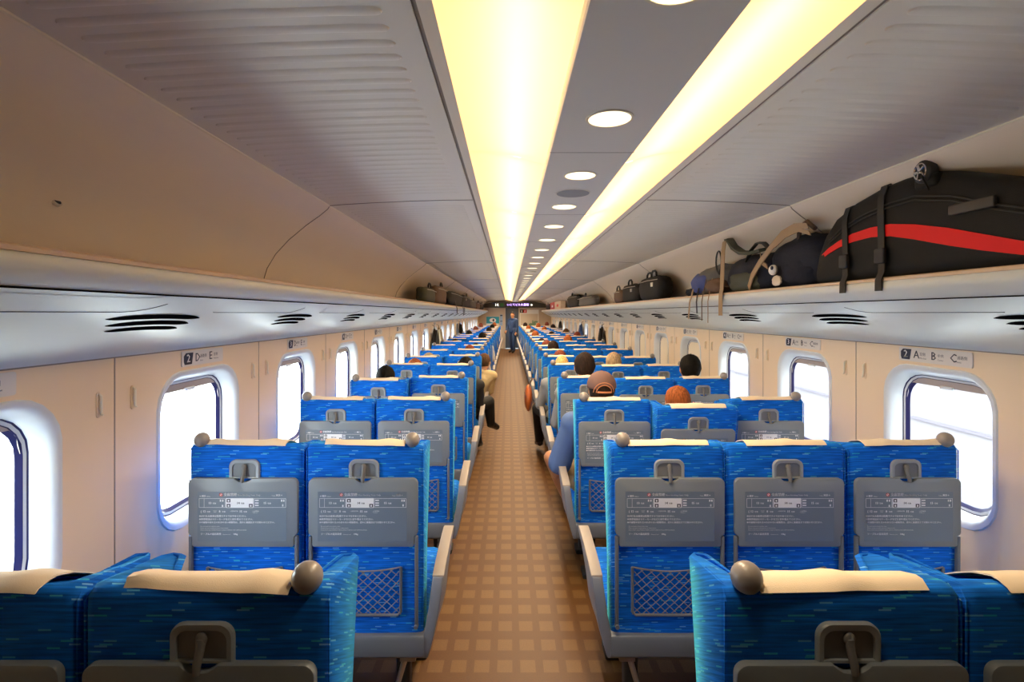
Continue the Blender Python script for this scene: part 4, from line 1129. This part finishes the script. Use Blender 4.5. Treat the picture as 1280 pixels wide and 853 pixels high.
for n,L,top,h,sh in SP:
    lab='%s passenger seated %s in the %s row, %s'%(HN[h],PLACE[L][0],ORD[n],PLACE[L][1])
    sitter(n,L,top,h,sh,lab,dx=rr.uniform(-.02,.03)+(-.05 if (n,L)==(4,'E') else 0))
# passengers whose arms stick out past the aisle seats
for n,L,side,shirt,hair,top in ((6,'C',-1,'shirt_grey','hair_brown',None),):
    pass
# standing man at the far door
STAND=dict(pelvis=(0,0,.93),chest=(0,-.01,1.22),neck=(0,-.01,1.39),head=(0,.02,1.53),shL=(-.18,-.01,1.32),shR=(.18,-.01,1.32),elL=(-.23,.0,1.06),elR=(.23,.02,1.06),
  wrL=(-.23,.10,.84),wrR=(.20,.18,.90),hipL=(-.09,0,.88),hipR=(.09,0,.88),knL=(-.10,.06,.48),knR=(.10,-.02,.48),anL=(-.10,.05,.085),anR=(.11,-.10,.085),toL=(-.13,.19,.035),toR=(.14,.04,.035))
p=make_person(STAND,'hair_dark',skin='skin_tan',shirt='suit',pants='suit',turn=20)
p.location=(.16,20.9,0.0); p.rotation_euler=(0,0,2.5); tag(p,'man in a dark blue suit standing in the aisle by the far door','person')

# ------------------------------------------------------------------ THINGS ON THE RACKS, COATS, BAG
def blob(mb,x0,x1,y0,y1,z0,z1,pw=3.2,lump=.05,seed=0,seg=28,rings=18,top=None):
    cx,cy,cz=(x0+x1)/2,(y0+y1)/2,(z0+z1)/2; hx,hy,hz=(x1-x0)/2,(y1-y0)/2,(z1-z0)/2
    def fn(d):
        k=(abs(d.x)**pw+abs(d.y)**pw+abs(d.z)**pw)**(-1/pw)
        return k*(1+lump*noise.noise(d*2.3+Vector((seed*3.1,0,0)))*1.2+lump*.5*noise.noise(d*6+Vector((seed,7,0))))
    t=MB(); t.ell((0,0,0),1,1,1,seg,rings,fn)
    vs=[]
    for x,y,z in t.v:
        z=max(z,-1.0)
        q=[cx+x*hx,cy+y*hy,cz+z*hz]
        if top: q[2]=z0+(q[2]-z0)*top((q[1]-y0)/(y1-y0))
        vs.append(tuple(q))
    mb.add(vs,t.f); return mb
RZ=1.7412
# big black suitcase with the red band
root=empty('suitcase',(1.62,2.0,RZ)); tag(root,'big black soft suitcase with a red band lying on the luggage rack','suitcase')
def at(o): o.location=-root.location; return o
ys=[1.22,1.24,1.30,1.42,1.60,1.78,1.92,2.05,2.20,2.35,2.47,2.55,2.60,2.62]
def ztop(y):
    K=[(1.2,1.93),(1.42,1.965),(1.60,2.02),(1.78,2.085),(1.90,2.118),(2.05,2.122),(2.20,2.11),(2.35,2.085),(2.47,2.045),(2.56,1.985),(2.62,1.90)]
    for (a,b),(c,d) in zip(K,K[1:]):
        if a<=y<=c: return b+(d-b)*(y-a)/(c-a)
    return 1.9
mb=MB(); rings=[]
for i,y in enumerate(ys):
    e=min(1,(i+.35)/2.2) if i<3 else (1 if i<11 else (.96,.86,.66)[i-11]); zt=ztop(y); z0=RZ+.001; zm=z0+(zt-z0)*e
    h=zm-z0
    def xb(z): # back face follows the cove
        pts=[(1.80,1.74),(1.795,1.80),(1.765,1.88),(1.715,1.95),(1.645,2.02),(1.575,2.08),(1.53,2.12),(1.50,2.14)]
        for (a,b),(c,d) in zip(pts,pts[1:]):
            if b<=z<=d: return a+(c-a)*(z-b)/(d-b)
        return 1.80
    xf=1.507+.02*(1-e)
    rg=[(xf+.025,z0),(xf+.006,z0+.012),(xf,z0+h*.15),(xf-.004,z0+h*.35),(xf-.004,z0+h*.55),(xf,z0+h*.75),(xf+.004,z0+h*.88),(xf+.014,z0+h*.96),(xf+.030,zm)]
    zb_=min(zm-.004,2.115)
    rg+=[(max(xf+.045,min(1.62,xb(zb_)-.006)),zm-.002)]
    for q in (.85,.65,.45,.25,.08): rg.append((max(xf+.05,xb(z0+h*q)-.012),z0+h*q))
    rg.append((1.77,z0))
    rings.append([(x,y,z) for x,z in rg])
mb.loft(rings); at(mb.build('case_shell',M['case'],root,smooth=50))
def front(y):  # x of the front face
    i=0
    e=1 if 1.35<y<2.52 else .9
    return 1.501+.02*(1-e)
mb=MB(); st=[(1.25,1.765,.010),(1.38,1.775,.014),(1.51,1.790,.020),(1.65,1.825,.026),(1.79,1.862,.030),(1.95,1.902,.028),(2.08,1.928,.024),(2.20,1.936,.020),(2.32,1.930,.018),(2.42,1.914,.015),(2.50,1.893,.013),(2.57,1.872,.011)]
def bandx(y): return 1.4985 if y<2.5 else 1.4985+(y-2.5)*.12
mb.loft([[(bandx(y),y,z+h),(bandx(y),y,z-h),(bandx(y)+.012,y,z-h),(bandx(y)+.012,y,z+h)] for y,z,h in st]); at(mb.build('red_band',M['stripe'],root,smooth=50))
for yy,zt in ((2.12,2.118),(2.36,2.075)):
    mb=MB(); z0=1.70
    mb.ribbon([(1.480,yy,1.690),(1.481,yy,1.735),(1.494,yy,1.765),(1.4955,yy+.002,1.82),(1.4955,yy+.005,1.92),(1.497,yy+.01,2.0),(1.502,yy+.015,zt-.05),(1.520,yy+.02,zt-.004),(1.545,yy+.02,zt+.006)],(0,1,0),.038,.006)
    at(mb.build('compression_strap',M['strap'],root,smooth=40))
    mb=MB(); mb.rbox(1.478,1.498,yy-.028,yy+.028,1.80,1.86,.006); at(mb.build('strap_buckle',M['rubber'],root))
mb=MB()
for zo in (-.085,-.10): mb.tube([(1.500,y,max(RZ+.02,ztop(y)+zo)) for y in (1.30,1.42,1.6,1.78,1.95,2.1,2.25,2.4,2.5)],.0035,6)
at(mb.build('zip_line',M['strap'],root))
mb=MB(); mb.rbox(1.488,1.502,1.60,1.78,1.93,1.965,.005); at(mb.build('carry_grip',plain('grip_rubber',(.05,.045,.038,1),.5),root))
# wheel on the upper corner
mb=MB(); wc=Vector((1.512,1.905,2.112))
mb.loft([[ (wc.x+xx,wc.y+r*math.cos(2*PI*j/24),wc.z+r*math.sin(2*PI*j/24)) for j in range(24)] for xx,r in ((-.022,.020),(-.024,.034),(-.016,.042),(.010,.042),(.018,.034),(.018,.020))],True,True)
wl=mb.build('wheel',M['rubber'],root,smooth=35); at(wl)
mb=MB()
for j in range(5):
    a=2*PI*j/5; mb.tube([(wc.x-.026,wc.y,wc.z),(wc.x-.026,wc.y+.026*math.cos(a),wc.z+.026*math.sin(a))],.005,6)
mb.loft([[(wc.x+xx,wc.y+r*math.cos(2*PI*j/20),wc.z+r*math.sin(2*PI*j/20)) for j in range(20)] for xx,r in ((-.025,.026),(-.028,.029),(-.025,.032))],False,False)
mb.build('wheel_hub',M['chrome'],wl,smooth=50)
mb=MB(); mb.rbox(wc.x-.012,wc.x+.03,wc.y-.058,wc.y+.052,wc.z-.060,wc.z-.012,.014); mb.tube([(wc.x-.03,wc.y-.01,wc.z-.01),(wc.x-.03,wc.y-.05,wc.z-.075)],.004,6)
at(mb.build('wheel_housing',M['case'],root))
root.scale=(1,.92,1); root.location.y-=.06
# dark rucksack with tan shoulder straps
root=empty('rucksack',(1.62,2.95,RZ)); tag(root,'dark navy rucksack with tan shoulder straps squeezed beside the big suitcase','rucksack')
mb=MB(); blob(mb,1.515,1.71,2.66,3.16,RZ,2.03,3.0,.10,2,top=lambda t:1-.12*t); at(mb.build('pack_body',M['navybag'],root,smooth=70))
mb=MB(); blob(mb,1.50,1.70,2.70,3.05,RZ,1.90,2.6,.12,5); at(mb.build('front_pocket',M['navybag'],root,smooth=70))
for pts,w,mt in (([(1.50,2.70,2.04),(1.495,2.80,2.055),(1.492,2.92,2.035),(1.488,3.05,1.965),(1.485,3.16,1.90),(1.488,3.26,1.83),(1.50,3.33,1.76)],.038,'tan'),
             ([(1.50,2.68,2.00),(1.495,2.78,2.035),(1.492,2.90,2.02),(1.49,3.0,1.98)],.03,'tan'),
             ([(1.52,3.10,1.97),(1.52,3.18,2.02),(1.53,3.28,2.035),(1.53,3.36,2.0),(1.52,3.40,1.93)],.03,'strap')):
    mb=MB(); mb.ribbon(pts,(0,.6,1) if mt=='tan' else (1,0,.3),w,.006); at(mb.build('shoulder_strap',M[mt],root,smooth=50))
mb=MB(); mb.tube([(1.55,2.72,2.03),(1.545,2.78,2.075),(1.55,2.86,2.06),(1.56,2.88,2.0)],.012,8); at(mb.build('top_handle',M['brown'],root))
mb=MB(); mb.ell((1.492,3.02,1.845),.020,.035,.030,16,10); at(mb.build('dangling_charm',M['posterwhite'],root))
mb=MB(); mb.ell((1.474,3.00,1.855),.006,.012,.012,12,8); at(mb.build('charm_clip',M['ink'],root))
mb=MB(); blob(mb,1.478,1.50,2.93,3.02,RZ+.012,1.81,2.4,.1,4); at(mb.build('charm_pouch',M['box_white'],root,smooth=70))
root.location.y-=.13
# navy holdall with curved top strap and a long tan strap hanging down
root=empty('holdall',(1.62,3.5,RZ)); tag(root,'navy holdall with a long tan strap hanging down from the rack edge','bag')
mb=MB(); blob(mb,1.508,1.76,3.17,3.82,RZ,1.975,3.6,.07,9); at(mb.build('bag_body',M['navybag'],root,smooth=70))
mb=MB(); blob(mb,1.498,1.60,3.30,3.74,RZ+.004,1.875,3.2,.07,11); at(mb.build('side_pocket',M['olive'],root,smooth=70))
mb=MB(); mb.ribbon([(1.53,3.78,2.115),(1.52,3.72,2.105),(1.515,3.64,2.045),(1.512,3.52,1.995),(1.51,3.38,1.975),(1.51,3.24,1.98)],(1,0,.2),.05,.018); at(mb.build('padded_strap',M['olive'],root,smooth=50))
mb=MB(); mb.ribbon([(1.52,3.74,2.11),(1.500,3.76,2.10),(1.492,3.765,2.03),(1.488,3.765,1.90),(1.483,3.765,1.77),(1.476,3.765,1.735),(1.474,3.765,1.68),(1.474,3.765,1.585)],(0,1,0),.058,.005); at(mb.build('hanging_strap',M['tan'],root,smooth=50))
mb=MB(); mb.tube([(1.505,3.86,1.88)]+[(1.50,3.86+.045*math.sin(a),1.97-.075*math.cos(a)) for a in [2*PI*k/16 for k in range(1,16)]]+[(1.505,3.86,1.88)],.006,6); at(mb.build('strap_loop',M['strap'],root))
mb=MB(); mb.ribbon([(1.50,3.25,1.95),(1.492,3.22,1.90),(1.49,3.15,1.87)],(0,.5,1),.035,.006); at(mb.build('short_strap',M['tan'],root,smooth=50))
root.location.y-=.20
# small blue and brown daypack with loose cords
root=empty('daypack',(1.62,4.3,RZ)); tag(root,'small blue and brown daypack with loose cords hanging off the rack','rucksack')
mb=MB(); blob(mb,1.505,1.72,3.90,4.62,RZ,1.985,2.6,.14,21,top=lambda t:1.02-.28*t); at(mb.build('pack_body',M['greybag'],root,smooth=70))
mb=MB(); blob(mb,1.482,1.62,4.18,4.54,RZ+.02,1.92,2.4,.14,23); at(mb.build('blue_panel',M['bluebag'],root,smooth=70))
mb=MB(); blob(mb,1.482,1.60,3.93,4.22,RZ+.003,1.86,2.4,.16,25); at(mb.build('brown_pocket',M['brown'],root,smooth=70))
mb=MB(); blob(mb,1.50,1.60,4.50,4.70,RZ+.003,1.81,2.2,.16,27); at(mb.build('end_pocket',M['navybag'],root,smooth=70))
for yy,z1,w,mt,dy in ((4.42,1.555,.026,'tan',.05),(4.30,1.60,.018,'strap',-.02),(4.18,1.545,.010,'brown',.0),(4.06,1.53,.008,'tan',.0)):
    mb=MB(); mb.ribbon([(1.50,yy,1.86),(1.492,yy+.01,1.80),(1.482,yy+.015,1.75),(1.474,yy+.02+dy*.4,1.69),(1.474,yy+.02+dy,z1)],(0,1,0),w,.004); at(mb.build('loose_cord',M[mt],root,smooth=50))
root.location.y-=.29
# black bags further along
def duffel(name,label,cat,x0,x1,y0,y1,z1,mat,handles=1,seed=0,tagcol=None,zb=RZ):
    global root
    root=empty(name,((x0+x1)/2,(y0+y1)/2,zb)); tag(root,label,cat,None)
    mb=MB(); blob(mb,x0,x1,y0,y1,zb,z1,4.2,.05,seed); at(mb.build('bag_body',M[mat],root,smooth=70))
    fx=x0 if x0>0 else x1; sg=-1 if x0>0 else 1
    for k in range(handles):
        yc=y0+(y1-y0)*(k+1)/(handles+1); xx=fx-sg*(.03+.035*k)
        mb=MB(); mb.tube([(xx,yc-.10,z1-.02),(xx,yc-.085,z1+.030),(xx,yc-.04,z1+.052),(xx,yc+.04,z1+.052),(xx,yc+.085,z1+.030),(xx,yc+.10,z1-.02)],.011,8); at(mb.build('carry_handle',M['strap'],root))
    mb=MB(); mb.tube([(fx+sg*.004,y0+.06,zb+(z1-zb)*.80),(fx+sg*.007,(y0+y1)/2,zb+(z1-zb)*.83),(fx+sg*.004,y1-.06,zb+(z1-zb)*.80)],.004,6); at(mb.build('zip_line',M['metal'],root))
    if tagcol:
        mb=MB(); yc=y0+(y1-y0)*.3; mb.rbox(fx-.008,fx+.004,yc-.035,yc+.035,zb+(z1-zb)*.55,zb+(z1-zb)*.72,.003); at(mb.build('luggage_tag',M[tagcol],root))
    return root
duffel('duffel_bag','black holdall with a white tag and two handles on the rack, next to the daypack','bag',1.515,1.68,5.15,6.05,2.00,'black',2,31,'posterwhite')
duffel('duffel_bag','lumpy black holdall without tag just beyond the tagged one','bag',1.515,1.68,6.07,6.95,1.97,'black',1,33,'metal')
duffel('tote_bag','dark tote with brown patches at the far end of the black holdalls','bag',1.52,1.69,6.97,7.50,1.93,'brown',1,35)
duffel('briefcase','black briefcase with an arched handle standing on the far rack','briefcase',1.52,1.66,11.4,13.6,2.04,'black',1,37)
duffel('duffel_bag','dark grey bag leaning against the black briefcase on the far rack','bag',1.52,1.69,9.3,11.35,1.95,'greybag',1,39)
for x0,y0,y1,z1,mt,lab in ((1.54,15.2,17.2,1.98,'box_white','cream box with a red square on the far rack'),(1.55,17.25,19.2,1.99,'box_red','red box standing beside the cream box on the far rack')):
    root=empty('carton',(x0+.1,(y0+y1)/2,RZ)); tag(root,lab,'box')
    mb=MB(); mb.rbox(x0,x0+.15,y0,y1,RZ,z1,.008); at(mb.build('box_body',M[mt],root))
    mb=MB(); mb.box(x0-.002,x0,y0+(y1-y0)*.35,y0+(y1-y0)*.65,RZ+.07,RZ+.15); at(mb.build('box_mark',M['red'] if mt=='box_white' else M['white'],root,smooth=0))
    mb=MB(); mb.box(x0+.05,x0+.10,y0-.001,y1+.001,z1-.001,z1+.001); at(mb.build('box_tape',M['tan'],root,smooth=0))
duffel('duffel_bag','black bag pushed to the far end of the rack beyond the red box','bag',1.52,1.69,19.3,21.2,1.98,'black',1,41)
LZ=1.7335
duffel('duffel_bag','olive bag on the rack of the two-seat side, nearest of its row','bag',-1.13,-.985,6.1,7.0,1.93,'olive',1,43,None,LZ)
duffel('duffel_bag','brown ribbed bag on the rack between the olive and the black one','bag',-1.13,-.98,7.05,8.25,2.0,'brown',1,45,None,LZ)
r=duffel('rucksack','black rucksack with straps dangling off the rack of the two-seat side','rucksack',-1.13,-.975,8.6,11.0,2.0,'black',0,47,None,LZ)
for yy,zz in ((9.3,1.60),(10.6,1.56),(10.9,1.57)):
    mb=MB(); mb.ribbon([(-.985,yy,1.85),(-.970,yy,1.80),(-.958,yy,1.74),(-.940,yy,1.70),(-.938,yy,zz)],(0,1,0),.09,.006); at(mb.build('dangling_strap',M['strap'],r,smooth=50))
duffel('duffel_bag','black bag with pale buckles beyond the dangling rucksack','bag',-1.13,-.98,11.1,13.4,2.02,'black',1,49,'posterwhite',LZ)
duffel('duffel_bag','dark grey bag further along the rack of the two-seat side','bag',-1.13,-.985,13.6,15.8,1.98,'greybag',1,51,None,LZ)
duffel('duffel_bag','brown bag third from the far end of the two-seat rack','bag',-1.13,-.985,16.0,17.9,1.97,'brown',1,53,None,LZ)
duffel('duffel_bag','black bag close to the far end of the two-seat rack','bag',-1.13,-.985,18.1,20.4,1.99,'black',1,55,'tan',LZ)
# coats hanging at the windows
def coat(x,y,zt,zb,wid,mat,label,s):
    root=empty('hanging_coat',(x,y,zt)); tag(root,label,'coat',None)
    mb=MB(); rings=[]
    for q in range(9):
        t=q/8; z=-(zt-zb)*t; hw=.03+wid*(t**.7)*.5; d=.02+.05*t**.6
        ring=[]
        for k in range(24):
            a=2*PI*k/24; w=1+.16*math.sin(a*5+q*.2)*t
            ring.append((-s*.055+s*d*.0+math.cos(a)*d*w*.8,math.sin(a)*hw*w+.02*t,z))
        rings.append(ring)
    mb.loft(rings); mb.build('coat_body',M[mat],root,smooth=70)
    mb=MB(); mb.tube([(-s*.055,-.03,.0),(-s*.05,-.015,.045),(-s*.012,0,.06),(-s*.05,.015,.045),(-s*.055,.03,0)],.004,6); mb.build('hanging_loop',M['strap'],root)
    mb=MB(); mb.tube([(-s*.09,-.05,-.03),(-s*.115,-.10,-.22),(-s*.12,-.12,-.45)],[.025,.04,.035],10); mb.build('sleeve',M[mat],root,smooth=70)
coat(X(1,WALL),10.30,1.33,.75,.55,'jacket','black coat hanging by a far window on the three-seat side',1)
coat(X(1,WALL),13.2,1.33,.75,.36,'suit','dark blue coat hanging beyond the black one, three-seat side',1)
coat(X(1,WALL),18.5,1.33,.75,.5,'jacket','black coat hanging near the end wall on the three-seat side',1)
coat(X(-1,WALL),9.2,1.33,.75,.55,'jacket','black coat hanging by a window on the two-seat side',-1)
coat(X(-1,WALL),9.75,1.33,.78,.45,'khaki','tan coat hanging just beyond the black coat, two-seat side',-1)
coat(X(-1,WALL),14.0,1.33,.78,.4,'jacket','dark coat hanging far down the two-seat side',-1)
# orange shoulder bag hanging from an armrest into the aisle
root=empty('shoulder_bag',(.245,6.42,.40)); tag(root,'orange leather shoulder bag hanging in the aisle from an armrest','bag')
mb=MB(); t=MB(); t.ell((0,0,0),.050,.155,.165,28,18,lambda d:1+.03*noise.noise(d*3)); mb.add([(p[0],p[1],p[2]+.14) for p in t.v],t.f); mb.build('bag_body',M['leather'],root,smooth=80)
mb=MB(); mb.ribbon([(-.012,-.09,.24),(.02,-.07,.33),(.055,-.03,.385),(.085,0,.378),(.085,.04,.375),(.05,.07,.375),(.015,.09,.31),(-.012,.10,.24)],(0,.3,0) if False else (0,1,.2),.022,.006); mb.build('bag_strap',M['brown'],root,smooth=50)
mb=MB(); mb.tube([(-.030,-.125,.17),(-.046,-.05,.21),(-.046,.05,.21),(-.030,.125,.17)],.005,6); mb.build('bag_seam',M['brown'],root)

# ------------------------------------------------------------------ LIGHT, CAMERA
w=bpy.data.worlds.new('sky'); scene.world=w; w.use_nodes=True
bg=w.node_tree.nodes['Background']; bg.inputs[0].default_value=(.90,1.0,.99,1); bg.inputs[1].default_value=7.0
cam=bpy.data.cameras.new('camera'); co=bpy.data.objects.new('camera',cam); COL.objects.link(co)
co.location=(0,0,EYE); co.rotation_euler=(PI/2,0,0)
cam.sensor_width=36; cam.lens=18.0; cam.shift_x=4/1280; cam.shift_y=-34.5/1280; cam.clip_start=.05; cam.clip_end=300
scene.camera=co
vs=scene.view_settings; vs.view_transform='Standard'; vs.look='None'; vs.gamma=1; vs.use_curve_mapping=False; vs.exposure=1.08
cy=scene.cycles
cy.use_denoising=True
cy.max_bounces=10; cy.diffuse_bounces=5; cy.glossy_bounces=3; cy.transmission_bounces=4; cy.transparent_max_bounces=12
cy.sample_clamp_indirect=6; cy.caustics_reflective=False; cy.caustics_refractive=False
